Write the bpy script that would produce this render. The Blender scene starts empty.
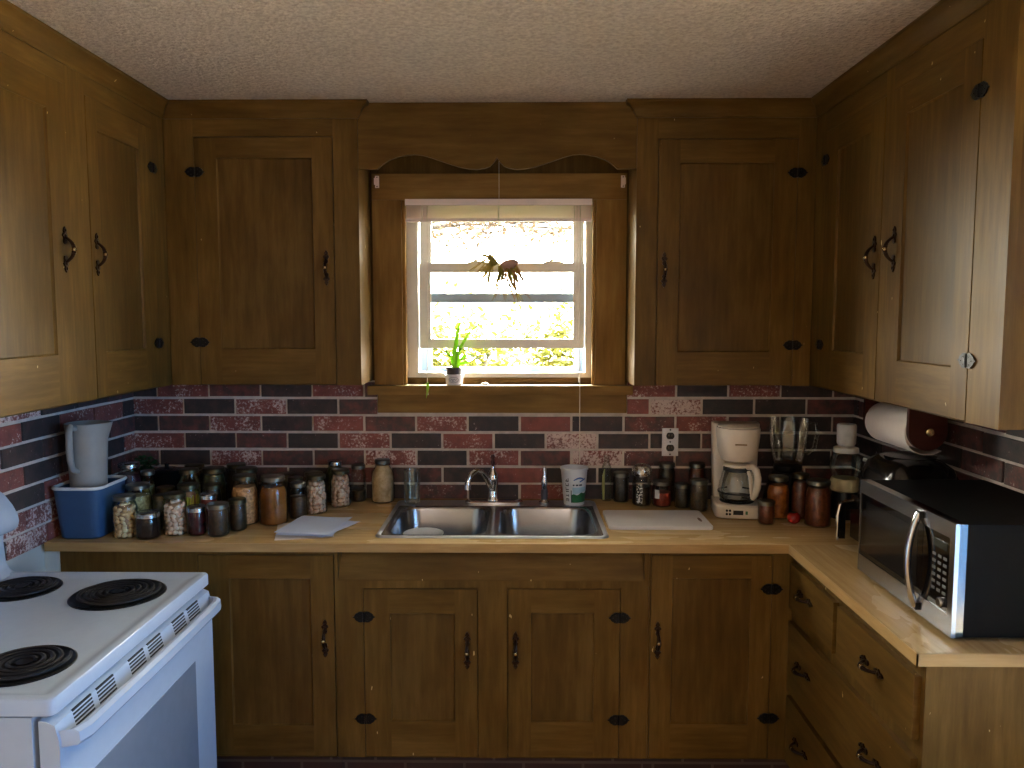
import bpy, bmesh, math, random
from mathutils import Vector, Matrix, noise as mnoise
random.seed(7)
PI = math.pi
SC = bpy.context.scene
COL = SC.collection

# ------------------------------------------------------------------ helpers
def S(r, g, b):
    def f(c):
        c /= 255.0
        return c / 12.92 if c <= .04045 else ((c + .055) / 1.055) ** 2.4
    return (f(r), f(g), f(b), 1.0)

def T(x, y, z): return Matrix.Translation((x, y, z))
def RZ(a): return Matrix.Rotation(a, 4, 'Z')
def RX(a): return Matrix.Rotation(a, 4, 'X')
def RY(a): return Matrix.Rotation(a, 4, 'Y')

def F_back(y):   # u = X, n = towards the room, z up
    return Matrix(((1, 0, 0, 0), (0, -1, 0, y), (0, 0, 1, 0), (0, 0, 0, 1)))
def F_left(x):   # u = Y, n = +X
    return Matrix(((0, 1, 0, x), (1, 0, 0, 0), (0, 0, 1, 0), (0, 0, 0, 1)))
def F_right(x):  # u = Y, n = -X
    return Matrix(((0, -1, 0, x), (1, 0, 0, 0), (0, 0, 1, 0), (0, 0, 0, 1)))

WORLD = {}

class MB:
    def __init__(s):
        s.bm = bmesh.new(); s.mats = []; s.col = None
    def mi(s, m):
        if m not in s.mats: s.mats.append(m)
        return s.mats.index(m)
    def _fin(s, geom, m, M=None, bev=0, seg=2):
        faces = [g for g in geom if isinstance(g, bmesh.types.BMFace)]
        vs = list({v for f in faces for v in f.verts})
        i = s.mi(m)
        for f in faces: f.material_index = i
        if bev > 0:
            es = [e for e in {e for f in faces for e in f.edges} if len(e.link_faces) == 2 and e.calc_face_angle(0) > .7]
            r = bmesh.ops.bevel(s.bm, geom=es, offset=bev, segments=seg, profile=.5, affect='EDGES', clamp_overlap=True)
            vs = list({v for v in vs if v.is_valid} | set(r['verts']))
            for f in r['faces']: f.material_index = i
            vs = list(set(vs) | {v for f in r['faces'] for v in f.verts})
        if M is not None:
            for v in vs: v.co = M @ v.co
    def box(s, x0, x1, y0, y1, z0, z1, m, bev=0, M=None, seg=2):
        vs = [s.bm.verts.new(p) for p in ((x0,y0,z0),(x1,y0,z0),(x1,y1,z0),(x0,y1,z0),(x0,y0,z1),(x1,y0,z1),(x1,y1,z1),(x0,y1,z1))]
        fs = [s.bm.faces.new([vs[i] for i in q]) for q in ((0,3,2,1),(4,5,6,7),(0,1,5,4),(1,2,6,5),(2,3,7,6),(3,0,4,7))]
        s._fin(fs, m, M, bev, seg)
        return fs
    def grid_plate(s, rect, holes, n0, n1, m, M=None, bev=0, matf=None):
        """slab in (u,z) of thickness n0..n1 with rectangular holes"""
        us = sorted({rect[0], rect[1]} | {c for h in holes for c in h[:2] if rect[0] <= c <= rect[1]})
        zs = sorted({rect[2], rect[3]} | {c for h in holes for c in h[2:] if rect[2] <= c <= rect[3]})
        def solid(i, j):
            if not (0 <= i < len(us)-1 and 0 <= j < len(zs)-1): return False
            cu, cz = (us[i]+us[i+1])/2, (zs[j]+zs[j+1])/2
            return not any(h[0] < cu < h[1] and h[2] < cz < h[3] for h in holes)
        V = {}
        def vv(i, j, k):
            if (i,j,k) not in V: V[(i,j,k)] = s.bm.verts.new((us[i], (n0,n1)[k], zs[j]))
            return V[(i,j,k)]
        allf = []
        for i in range(len(us)-1):
            for j in range(len(zs)-1):
                if not solid(i, j): continue
                fs = [s.bm.faces.new((vv(i,j,1),vv(i+1,j,1),vv(i+1,j+1,1),vv(i,j+1,1))), s.bm.faces.new((vv(i,j,0),vv(i,j+1,0),vv(i+1,j+1,0),vv(i+1,j,0)))]
                if not solid(i-1,j): fs.append(s.bm.faces.new((vv(i,j,0),vv(i,j,1),vv(i,j+1,1),vv(i,j+1,0))))
                if not solid(i+1,j): fs.append(s.bm.faces.new((vv(i+1,j,0),vv(i+1,j+1,0),vv(i+1,j+1,1),vv(i+1,j,1))))
                if not solid(i,j-1): fs.append(s.bm.faces.new((vv(i,j,0),vv(i+1,j,0),vv(i+1,j,1),vv(i,j,1))))
                if not solid(i,j+1): fs.append(s.bm.faces.new((vv(i,j+1,0),vv(i,j+1,1),vv(i+1,j+1,1),vv(i+1,j+1,0))))
                mm = matf((us[i]+us[i+1])/2, (zs[j]+zs[j+1])/2) if matf else m
                k = s.mi(mm)
                for f in fs: f.material_index = k
                allf += fs
        if bev > 0:
            es = [e for e in {e for f in allf for e in f.edges} if len(e.link_faces) == 2 and e.calc_face_angle(0) > .7]
            r = bmesh.ops.bevel(s.bm, geom=es, offset=bev, segments=1, affect='EDGES', clamp_overlap=True)
            vs = {v for f in allf if f.is_valid for v in f.verts} | {v for f in r['faces'] for v in f.verts}
        else:
            vs = set(V.values())
        if M is not None:
            for v in vs: v.co = M @ v.co
    def prism(s, pts, n0, n1, m, M=None, bev=0):
        """closed polygon in (u,z) extruded along n"""
        a = [s.bm.verts.new((p[0], n0, p[1])) for p in pts]; b = [s.bm.verts.new((p[0], n1, p[1])) for p in pts]
        fs = [s.bm.faces.new(a), s.bm.faces.new(b[::-1])]
        k = len(pts)
        for i in range(k): fs.append(s.bm.faces.new((a[i], b[i], b[(i+1)%k], a[(i+1)%k])))
        s._fin(fs, m, M, bev, 1)
    def lathe(s, prof, m, M=None, seg=24, matz=None, sx=1, sy=1):
        rings = []
        for r, z in prof:
            if r < 1e-6: rings.append([s.bm.verts.new((0,0,z))])
            else: rings.append([s.bm.verts.new((r*sx*math.cos(2*PI*i/seg), r*sy*math.sin(2*PI*i/seg), z)) for i in range(seg)])
        fs = []
        for k, (a, b) in enumerate(zip(rings, rings[1:])):
            nf = []
            for i in range(seg):
                j = (i+1) % seg
                if len(a) == 1 and len(b) == 1: continue
                if len(a) == 1: nf.append(s.bm.faces.new((a[0], b[j], b[i])))
                elif len(b) == 1: nf.append(s.bm.faces.new((a[i], a[j], b[0])))
                else: nf.append(s.bm.faces.new((a[i], a[j], b[j], b[i])))
            mm = matz(k) if matz else m
            q = s.mi(mm)
            for f in nf: f.material_index = q
            fs += nf
        vs = {v for f in fs for v in f.verts}
        if M is not None:
            for v in vs: v.co = M @ v.co
    def tube(s, pts, r, m, M=None, seg=8, caps=True, flat=1.0):
        pts = [Vector(p) for p in pts]
        n = len(pts)
        rr = r if isinstance(r, (list, tuple)) else [r]*n
        tang = [(pts[min(i+1,n-1)]-pts[max(i-1,0)]).normalized() for i in range(n)]
        up = Vector((0,0,1))
        if abs(tang[0].dot(up)) > .95: up = Vector((1,0,0))
        nx = (up - tang[0]*up.dot(tang[0])).normalized()
        rings = []
        for i in range(n):
            t = tang[i]
            nx = (nx - t*nx.dot(t)).normalized(); ny = t.cross(nx)
            rings.append([s.bm.verts.new(pts[i] + (nx*math.cos(2*PI*k/seg)*flat + ny*math.sin(2*PI*k/seg))*rr[i]) for k in range(seg)])
        fs = []
        for a, b in zip(rings, rings[1:]):
            for k in range(seg):
                fs.append(s.bm.faces.new((a[k], a[(k+1)%seg], b[(k+1)%seg], b[k])))
        if caps:
            fs.append(s.bm.faces.new(rings[0][::-1])); fs.append(s.bm.faces.new(rings[-1]))
        s._fin(fs, m, M)
    def loft(s, loops, m, M=None, cap0=False, cap1=False, closed=True):
        R = [[s.bm.verts.new(p) for p in L] for L in loops]
        fs = []
        k = len(R[0])
        for a, b in zip(R, R[1:]):
            for i in range(k if closed else k-1):
                j = (i+1) % k
                fs.append(s.bm.faces.new((a[i], a[j], b[j], b[i])))
        if cap0: fs.append(s.bm.faces.new(R[0][::-1]))
        if cap1: fs.append(s.bm.faces.new(R[-1]))
        s._fin(fs, m, M)
    def ball(s, c, r, m, sub=2, M=None, jit=0):
        rx, ry, rz = r if isinstance(r, (tuple, list)) else (r, r, r)
        g = bmesh.ops.create_icosphere(s.bm, subdivisions=sub, radius=1)
        i = s.mi(m)
        mm = (M if M is not None else Matrix.Identity(4))
        for v in g['verts']:
            k = 1 + (random.random()-.5)*jit
            v.co = mm @ Vector((c[0]+v.co.x*rx*k, c[1]+v.co.y*ry*k, c[2]+v.co.z*rz*k))
            for f in v.link_faces: f.material_index = i
    def mesh(s, name, origin=(0,0,0), smooth=40):
        bmesh.ops.recalc_face_normals(s.bm, faces=s.bm.faces[:])
        o = Vector(origin)
        for v in s.bm.verts: v.co -= o
        me = bpy.data.meshes.new(name)
        s.bm.to_mesh(me); s.bm.free()
        for m in s.mats: me.materials.append(m)
        if smooth:
            me.polygons.foreach_set('use_smooth', [True]*len(me.polygons))
            me.set_sharp_from_angle(angle=math.radians(smooth))
        return me
    def build(s, name, parent=None, origin=None, smooth=40, **props):
        if origin is None: origin = WORLD[parent.name] if parent else (0,0,0)
        me = s.mesh(name, origin, smooth)
        return link(name, me, parent, origin, **props)

def link(name, me, parent=None, origin=(0,0,0), **props):
    o = bpy.data.objects.new(name, me); COL.objects.link(o)
    WORLD[o.name] = Vector(origin)
    if parent is not None:
        o.parent = parent
        o.location = Vector(origin) - WORLD[parent.name]
    else:
        o.location = origin
    for k, v in props.items(): o[k] = v
    return o

def thing(name, label, category, loc=(0,0,0), group=None):
    o = bpy.data.objects.new(name, None); COL.objects.link(o)
    o.empty_display_size = .05
    o.location = loc; WORLD[o.name] = Vector(loc)
    o['label'] = label; o['category'] = category
    if group: o['group'] = group
    return o
def tag(o, label, category, group=None):
    o['label'] = label; o['category'] = category
    if group: o['group'] = group
    return o

# ---------------------------------------------------------------- materials
def newmat(name):
    m = bpy.data.materials.new(name); m.use_nodes = True
    nt = m.node_tree; nt.nodes.clear()
    out = nt.nodes.new('ShaderNodeOutputMaterial')
    return m, nt, out
def N(nt, typ, **kw):
    n = nt.nodes.new(typ)
    for k, v in kw.items():
        if k in n.inputs.keys(): n.inputs[k].default_value = v
        else: setattr(n, k, v)
    return n
def coords(nt, scale, rnd=True):
    tc = N(nt, 'ShaderNodeTexCoord'); mp = N(nt, 'ShaderNodeMapping')
    mp.inputs['Scale'].default_value = scale
    nt.links.new(tc.outputs['Object'], mp.inputs['Vector'])
    if rnd:
        oi = N(nt, 'ShaderNodeObjectInfo'); ml = N(nt, 'ShaderNodeMath', operation='MULTIPLY'); ml.inputs[1].default_value = 37.0
        nt.links.new(oi.outputs['Random'], ml.inputs[0]); nt.links.new(ml.outputs[0], mp.inputs['Location'])
    return mp
def ramp(nt, stops):
    r = N(nt, 'ShaderNodeValToRGB')
    while len(r.color_ramp.elements) < len(stops): r.color_ramp.elements.new(.5)
    for e, (p, c) in zip(r.color_ramp.elements, stops): e.position = p; e.color = c if len(c) == 4 else (*c, 1)
    return r
def plain(name, c, rough=.5, metal=0, spec=.5, var=.12, vscale=30, bump=0, bscale=200, coat=0, emis=None, sss=0, trans=0):
    """principled with a little noise in the colour"""
    m, nt, out = newmat(name)
    b = N(nt, 'ShaderNodeBsdfPrincipled', Roughness=rough, Metallic=metal)
    b.inputs['Specular IOR Level'].default_value = spec
    b.inputs['Coat Weight'].default_value = coat
    if sss: b.inputs['Subsurface Weight'].default_value = sss; b.inputs['Subsurface Radius'].default_value = (.01,.008,.006)
    if trans: b.inputs['Transmission Weight'].default_value = trans
    mp = coords(nt, (1,1,1)); nz = N(nt, 'ShaderNodeTexNoise', Scale=vscale, Detail=4.0)
    nt.links.new(mp.outputs[0], nz.inputs['Vector'])
    lo = tuple(x*(1-var) for x in c[:3]) + (1,); hi = tuple(min(1, x*(1+var)) for x in c[:3]) + (1,)
    r = ramp(nt, [(.3, lo), (.7, hi)])
    nt.links.new(nz.outputs['Fac'], r.inputs[0]); nt.links.new(r.outputs[0], b.inputs['Base Color'])
    if bump:
        n2 = N(nt, 'ShaderNodeTexNoise', Scale=bscale, Detail=3.0); nt.links.new(mp.outputs[0], n2.inputs['Vector'])
        bp = N(nt, 'ShaderNodeBump', Strength=bump, Distance=.003); nt.links.new(n2.outputs['Fac'], bp.inputs['Height'])
        nt.links.new(bp.outputs[0], b.inputs['Normal'])
    if emis: b.inputs['Emission Color'].default_value = emis[0]; b.inputs['Emission Strength'].default_value = emis[1]
    nt.links.new(b.outputs[0], out.inputs[0])
    return m
def wood(name, dark, mid, light, axis='z', rough=.45, fine=1.0, spec=.13, bump=.05, chips=0.0, chipcol=None):
    """brushed and glazed wood: streaks along one axis over broad blotches"""
    m, nt, out = newmat(name)
    sc = {'z': (22,22,2.2), 'h': (2.2,2.2,22), 'x': (1.6,34,34), 'y': (34,1.6,34)}[axis]
    b = N(nt, 'ShaderNodeBsdfPrincipled', Roughness=rough)
    b.inputs['Specular IOR Level'].default_value = spec
    mp = coords(nt, sc); nz = N(nt, 'ShaderNodeTexNoise', Scale=2.2*fine, Detail=6.0, Roughness=.62); nt.links.new(mp.outputs[0], nz.inputs['Vector'])
    mp2 = coords(nt, (sc[0]**.35, sc[1]**.35, sc[2]**.35)); n2 = N(nt, 'ShaderNodeTexNoise', Scale=2.4, Detail=3.0); nt.links.new(mp2.outputs[0], n2.inputs['Vector'])
    ad = N(nt, 'ShaderNodeMath', operation='MULTIPLY_ADD'); ad.inputs[1].default_value = .5
    nt.links.new(nz.outputs['Fac'], ad.inputs[0])
    m2 = N(nt, 'ShaderNodeMath', operation='MULTIPLY'); m2.inputs[1].default_value = .5; nt.links.new(n2.outputs['Fac'], m2.inputs[0])
    nt.links.new(m2.outputs[0], ad.inputs[2])
    r = ramp(nt, [(.34, dark), (.5, mid), (.66, light)])
    nt.links.new(ad.outputs[0], r.inputs[0])
    src = r.outputs[0]
    if chips:
        mp3 = coords(nt, (1,1,.45)); n3 = N(nt, 'ShaderNodeTexNoise', Scale=55.0, Detail=2.0); nt.links.new(mp3.outputs[0], n3.inputs['Vector'])
        r3 = ramp(nt, [(1-chips, (0,0,0,1)), (1-chips+.02, (1,1,1,1))]); nt.links.new(n3.outputs['Fac'], r3.inputs[0])
        mx = N(nt, 'ShaderNodeMix', data_type='RGBA'); nt.links.new(r3.outputs[0], mx.inputs[0]); nt.links.new(src, mx.inputs[6]); mx.inputs[7].default_value = chipcol
        src = mx.outputs[2]
    nt.links.new(src, b.inputs['Base Color'])
    rr = N(nt, 'ShaderNodeMapRange'); rr.inputs[3].default_value = rough-.07; rr.inputs[4].default_value = rough+.12
    nt.links.new(n2.outputs['Fac'], rr.inputs[0]); nt.links.new(rr.outputs[0], b.inputs['Roughness'])
    bp = N(nt, 'ShaderNodeBump', Strength=bump, Distance=.002); nt.links.new(nz.outputs['Fac'], bp.inputs['Height']); nt.links.new(bp.outputs[0], b.inputs['Normal'])
    nt.links.new(b.outputs[0], out.inputs[0])
    return m
def glassy(name, tint=(.93,.96,.94,1), refl=1.0, rough=.03, base=.06, edge=.75):
    """thin clear glass: mostly see-through, mirror-like towards the edges"""
    m, nt, out = newmat(name)
    tr = N(nt, 'ShaderNodeBsdfTransparent'); tr.inputs[0].default_value = tint
    gl = N(nt, 'ShaderNodeBsdfGlossy', Roughness=rough); gl.inputs[0].default_value = (refl,refl,refl,1)
    lw = N(nt, 'ShaderNodeLayerWeight', Blend=.32)
    mr = N(nt, 'ShaderNodeMapRange'); mr.inputs[3].default_value = base; mr.inputs[4].default_value = edge
    nt.links.new(lw.outputs['Fresnel'], mr.inputs[0])
    mx = N(nt, 'ShaderNodeMixShader'); nt.links.new(mr.outputs[0], mx.inputs[0]); nt.links.new(tr.outputs[0], mx.inputs[1]); nt.links.new(gl.outputs[0], mx.inputs[2])
    nt.links.new(mx.outputs[0], out.inputs[0])
    return m

W_D, W_M, W_L = S(80,57,22), S(96,70,30), S(115,87,41)
CHIP = S(196,170,120)
M_WV = wood('ochre glazed wood upright', W_D, W_M, W_L, 'z', chips=.24, chipcol=CHIP)
M_WH = wood('ochre glazed wood level', W_D, W_M, W_L, 'h', chips=.24, chipcol=CHIP)
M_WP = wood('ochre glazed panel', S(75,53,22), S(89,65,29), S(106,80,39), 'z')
C_D, C_M, C_L = S(112,82,38), S(134,100,50), S(154,120,66)
M_CV = wood('lighter casing wood upright', C_D, C_M, C_L, 'z'); M_CH = wood('lighter casing wood level', C_D, C_M, C_L, 'h')
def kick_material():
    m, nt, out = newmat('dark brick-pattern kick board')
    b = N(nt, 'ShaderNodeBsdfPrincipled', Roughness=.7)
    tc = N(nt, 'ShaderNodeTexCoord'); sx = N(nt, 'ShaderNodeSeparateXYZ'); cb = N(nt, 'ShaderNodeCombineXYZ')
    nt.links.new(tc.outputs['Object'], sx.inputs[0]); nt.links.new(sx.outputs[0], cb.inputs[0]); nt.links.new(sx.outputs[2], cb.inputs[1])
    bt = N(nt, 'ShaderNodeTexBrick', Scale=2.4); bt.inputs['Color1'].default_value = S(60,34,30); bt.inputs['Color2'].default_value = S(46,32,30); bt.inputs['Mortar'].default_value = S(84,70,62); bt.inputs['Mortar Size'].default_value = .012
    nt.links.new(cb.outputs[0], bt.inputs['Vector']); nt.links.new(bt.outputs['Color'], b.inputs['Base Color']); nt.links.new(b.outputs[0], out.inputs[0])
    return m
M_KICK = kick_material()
M_TOPX = wood('butcher block laminate along', S(172,140,92), S(192,162,112), S(208,182,134), 'x', rough=.24, bump=.03)
M_TOPY = wood('butcher block laminate across', S(158,128,84), S(178,149,104), S(194,168,122), 'y', rough=.24, bump=.03)
M_EDGE = wood('counter wood edging', S(150,118,72), S(172,138,90), S(190,158,108), 'h', rough=.35, bump=.03)
M_BLACK = plain('black hammered iron', S(24,22,22), .42, .6, bump=.25, bscale=300)
M_BRONZE = plain('antique bronze', S(52,34,24), .35, .8, bump=.1)
M_BRASS = plain('rubbed brass', S(190,165,120), .25, 1.0)
M_STEEL = plain('brushed stainless', S(158,160,164), .24, 1.0, var=.05)
M_SATIN = plain('satin stainless', S(196,198,204), .42, 1.0, var=.04)
M_CHROME = plain('chrome', S(215,216,220), .08, 1.0, var=.02)
M_ENAMEL = plain('white enamel', S(172,183,198), .22, 0, var=.02)
M_WHITEPL = plain('white plastic', S(228,222,212), .35, var=.03)
M_BLACKPL = plain('black plastic', S(16,16,17), .35, var=.1)
M_BLKGLASS = plain('black glass', S(8,8,10), .06, var=.05)
M_GLASS = glassy('clear glass')
M_JARGLASS = glassy('jar glass', (.91,.94,.91,1), base=.012, refl=.8, edge=.5)
M_PANE = glassy('window pane', (.96,.98,.97,1), base=.03)
M_VINYL = plain('white vinyl', S(236,230,218), .4, var=.03)
M_ALU = plain('sky-tinted aluminium', S(186,208,234), .45, .0, var=.05)  # reflected sky put into the base colour as a blue tint
M_PAPER = plain('white paper', S(226,228,236), .8, var=.04)
# ---------------------------------------------------------------- the room
XL, XR, H = -1.676, 1.29, 2.449     # side walls, ceiling
YREAR = -5.0
FU, FB = -.2475, -.64               # faces of wall and base cabinets
ZU = 1.405                          # underside of the wall cabinets
XLU, XRU = -1.4026, 1.0124          # faces of the side wall cabinets
ZC = .914                           # counter top

def brick_material():
    m, nt, out = newmat('antique brick')
    b = N(nt, 'ShaderNodeBsdfPrincipled', Roughness=.62)
    at = N(nt, 'ShaderNodeAttribute'); at.attribute_name = 'tone'
    sp = N(nt, 'ShaderNodeSeparateColor'); nt.links.new(at.outputs['Color'], sp.inputs[0])
    mp = coords(nt, (1,1,1), False)
    n1 = N(nt, 'ShaderNodeTexNoise', Scale=26.0, Detail=5.0, Roughness=.6); nt.links.new(mp.outputs[0], n1.inputs['Vector'])
    a = N(nt, 'ShaderNodeMath', operation='SUBTRACT'); nt.links.new(n1.outputs['Fac'], a.inputs[0]); a.inputs[1].default_value = .5
    a2 = N(nt, 'ShaderNodeMath', operation='MULTIPLY_ADD'); nt.links.new(a.outputs[0], a2.inputs[0]); a2.inputs[1].default_value = 1.3; nt.links.new(sp.outputs[0], a2.inputs[2])
    r = ramp(nt, [(0, S(56,49,48)), (.3, S(78,58,55)), (.62, S(124,70,63)), (1, S(150,80,70))]); nt.links.new(a2.outputs[0], r.inputs[0])
    n2 = N(nt, 'ShaderNodeTexNoise', Scale=95.0, Detail=6.0, Roughness=.72); nt.links.new(mp.outputs[0], n2.inputs['Vector'])
    n3 = N(nt, 'ShaderNodeTexNoise', Scale=13.0, Detail=2.0); nt.links.new(mp.outputs[0], n3.inputs['Vector'])
    s1 = N(nt, 'ShaderNodeMath', operation='MULTIPLY_ADD'); nt.links.new(n2.outputs['Fac'], s1.inputs[0]); s1.inputs[1].default_value = .80
    s2 = N(nt, 'ShaderNodeMath', operation='MULTIPLY'); nt.links.new(n3.outputs['Fac'], s2.inputs[0]); s2.inputs[1].default_value = .32; nt.links.new(s2.outputs[0], s1.inputs[2])
    s3 = N(nt, 'ShaderNodeMath', operation='MULTIPLY_ADD'); nt.links.new(sp.outputs[1], s3.inputs[0]); s3.inputs[1].default_value = .235; nt.links.new(s1.outputs[0], s3.inputs[2])
    r2 = ramp(nt, [(.70, (0,0,0,1)), (.77, (1,1,1,1))]); nt.links.new(s3.outputs[0], r2.inputs[0])
    mx = N(nt, 'ShaderNodeMix', data_type='RGBA'); nt.links.new(r2.outputs[0], mx.inputs[0]); nt.links.new(r.outputs[0], mx.inputs[6]); mx.inputs[7].default_value = S(222,200,192)
    nt.links.new(mx.outputs[2], b.inputs['Base Color'])
    bp = N(nt, 'ShaderNodeBump', Strength=.5, Distance=.003); nt.links.new(n2.outputs['Fac'], bp.inputs['Height']); nt.links.new(bp.outputs[0], b.inputs['Normal'])
    nt.links.new(b.outputs[0], out.inputs[0])
    return m
M_BRICK = brick_material()
M_MORTAR = plain('mortar', S(214,202,190), .9, bump=.4, bscale=400)
TONE = {'d': .1, 'r': .42, 'R': .8}
def brick_facing(parent, F, u0, u1, rows, codes, seed, holes=(), from_end=False):
    """rows: list of (z0, z1, phase)"""
    rnd = random.Random(seed)
    mb = MB(); bm = mb.bm
    lay = bm.loops.layers.float_color.new('tone')
    za = min(r[0] for r in rows); zb = max(r[1] for r in rows)
    mb.grid_plate((u0, u1, za, zb), list(holes), 0, .005, M_MORTAR, M=F)
    L = .2127
    for ri, (z0, z1, ph) in enumerate(rows):
        k = math.floor((u0 - ph) / L); i = 0
        nb = math.ceil((u1 - ph) / L - 1e-6) - k
        while ph + k*L < u1:
            a, b = max(u0, ph + k*L), min(u1, ph + (k+1)*L)
            ci = nb - 1 - i if from_end else i
            code = codes[ri][ci] if codes and ri < len(codes) and ci < len(codes[ri]) else None
            if code is None:
                t = rnd.choice(['d0','d0','r1','r0','R4','R5','r2','R3'])
            else: t = code
            i += 1; k += 1
            segs = [(a + .005, b - .005)]
            for h in holes:
                if z1 - .02 > h[2] and z0 + .02 < h[3]:
                    ns = []
                    for p, q in segs:
                        if q <= h[0] or p >= h[1]: ns.append((p, q))
                        else:
                            if p < h[0]: ns.append((p, h[0]))
                            if q > h[1]: ns.append((h[1], q))
                    segs = ns
            for p, q in segs:
                if q - p < .012: continue
                before = set(bm.faces)
                j = rnd.uniform(-.0012, .0012)
                mb.box(p + rnd.uniform(-.001,.001), q + rnd.uniform(-.001,.001), .004, .012 + rnd.uniform(-.001,.001), max(za, z0 + .0055 + j), min(zb, z1 - .0055 + j), M_BRICK, bev=.002, M=F, seg=1)
                c = (TONE[t[0]] + rnd.uniform(-.08,.08), int(t[1]) / 10, 0, 1)
                for f in set(bm.faces) - before:
                    for l in f.loops: l[lay] = c
    return mb.build('brick_facing', parent)

M_CEIL = None
def ceiling_material():
    m, nt, out = newmat('textured ceiling paint')
    b = N(nt, 'ShaderNodeBsdfPrincipled', Roughness=.95); b.inputs['Specular IOR Level'].default_value = .1
    mp = coords(nt, (1,1,1), False)
    n1 = N(nt, 'ShaderNodeTexNoise', Scale=75.0, Detail=3.0, Roughness=.55); nt.links.new(mp.outputs[0], n1.inputs['Vector'])
    r = ramp(nt, [(.3, S(188,172,158)), (.7, S(222,207,192))]); nt.links.new(n1.outputs['Fac'], r.inputs[0]); nt.links.new(r.outputs[0], b.inputs['Base Color'])
    bp = N(nt, 'ShaderNodeBump', Strength=.9, Distance=.012); nt.links.new(n1.outputs['Fac'], bp.inputs['Height']); nt.links.new(bp.outputs[0], b.inputs['Normal'])
    nt.links.new(b.outputs[0], out.inputs[0])
    return m
M_CEIL = ceiling_material()
M_WALL = plain('white wall paint', S(206,210,204), .7, var=.05, vscale=6)
M_RWALL = plain('tan wall paint', S(196,178,160), .8, var=.03)
M_FLOOR = wood('worn tan vinyl', S(150,116,80), S(176,140,100), S(192,158,118), 'x', rough=.4)

WX0, WX1, WZ0, WZ1 = -.565, .228, 1.384, 2.142     # kitchen window opening
W2 = (-3.05, -1.72, .55, 2.12)                     # window in the right wall (Y, Z)

mb = MB(); mb.box(XL-.15, XR+.15, YREAR-.15, .16, -.1, 0, M_FLOOR); floor = mb.build('floor', kind='structure')
mb = MB(); mb.box(XL-.15, XR+.15, YREAR-.15, .16, H, H+.12, M_CEIL); ceil = mb.build('ceiling', kind='structure')
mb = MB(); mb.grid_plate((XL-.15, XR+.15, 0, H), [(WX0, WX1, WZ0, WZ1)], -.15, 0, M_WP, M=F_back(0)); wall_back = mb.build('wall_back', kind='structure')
mb = MB(); mb.grid_plate((YREAR, 0, 0, H), [], -.15, 0, M_WALL, M=F_left(XL)); wall_left = mb.build('wall_left', kind='structure')
mb = MB(); mb.grid_plate((YREAR, 0, 0, H), [W2], -.15, 0, M_RWALL, M=F_right(XR)); wall_right = mb.build('wall_right', kind='structure')
mb = MB(); mb.box(XL, XR, YREAR-.15, YREAR, 0, H, M_RWALL); wall_rear = mb.build('wall_rear', kind='structure')

ZR = [1.3317 - .071*k for k in range(-1, 7)]
PH0, PH1 = -.5065, -.6128
rows = []
for k in range(7):
    z1, z0 = ZR[k], ZR[k+1]
    rows.append((max(z0, .905), min(z1, 1.4035), PH0 if k % 2 == 0 else PH1))
codes = [
 ['d0','R4','r1','d0','R3','r1','d0','R3','d0','r0','R3','d0','R4','d0','r1','d0'],
 ['R4','d0','R6','d0','r1','R3','d0','R4','d0','R2','R9','d0','d0','r0','d0','r0'],
 ['d0','r0','R5','d0','R4','r1','R5','d0','R0','d0','r2','R4','r0','d0','r0'],
 ['R4','d0','r0','d0','R5','d0','R3','d0','R9','d0','d0','r0','d0','d0'],
 ['r2','d0','R5','r0','r1','R6','d0','R4','r0','R8','r2','r0','d0','d0','r0'],
 ['R3','d0','r0','d0','R3','r0','d0','R1','d0','d0','r0','d0','d0','r0'],
 ['d0','r0','d0','R3','d0','d0','r2','d0','R3','d0','r0','d0','d0','r0','d0'],
]
brick_facing(wall_back, F_back(0), XL+.001, XR-.001, rows, codes, 3, holes=[(-.665, .358, 1.27, 1.5)])
rows_l = [(max(r[0], .905), r[1], -.108 if i % 2 else -.002) for i, r in enumerate(rows)]
lcod = [['r0','d0','d1','R8','R1','d0'], ['d0','R2','R4','d1','R3','d0'], ['r0','d0','d0','d0','R6','R3'], ['R5','d0','d0','d0','R1','r0'], ['r2','d0','R3','d0','R1','R2','d0'], ['d0','R3','r0','R6','R5','d0'], ['r0','d0','R3','R7','d0','R2']]
brick_facing(wall_left, F_left(XL), -2.6, -.013, rows_l, lcod, 12, from_end=True)
rows_r = [(r[0], r[1], -.06 if i % 2 else -.166) for i, r in enumerate(rows)]
rcod = [['r0','d0','R1','d0','r1','d0','r0','r0','d0','r0','d0','d0']]*2 + [['d0','r0','d0','r1','r0','d0','r0','d0','d0','r0','d0']]*5
brick_facing(wall_right, F_right(XR), -1.72, -.013, rows_r, rcod, 21)

# right-hand room window: frame and mullion
mb = MB()
mb.grid_plate((W2[0]-.09, W2[1]+.09, W2[2]-.09, W2[3]+.09), [W2], 0, .02, M_WV, M=F_right(XR), bev=.003)
win2 = mb.build('window_2', kind='structure')
mb = MB()
cy = (W2[0]+W2[1])/2
mb.grid_plate((W2[0], W2[1], W2[2], W2[3]), [(W2[0]+.05, cy-.025, W2[2]+.05, W2[3]-.05), (cy+.025, W2[1]-.05, W2[2]+.05, W2[3]-.05)], -.1, -.05, M_VINYL, M=F_right(XR))
mb.build('frame', win2)
mb = MB(); mb.box(W2[0]+.05, W2[1]-.05, -.078, -.075, W2[2]+.05, W2[3]-.05, M_PANE, M=F_right(XR)); mb.build('pane', win2)

# white strip closing the wall beside the base cabinet
mb = MB(); mb.box(XL+.001, -1.628, -.645, -.60, .012, .884, M_WALL, bev=.002); mb.build('trim_1', kind='structure')

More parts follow.
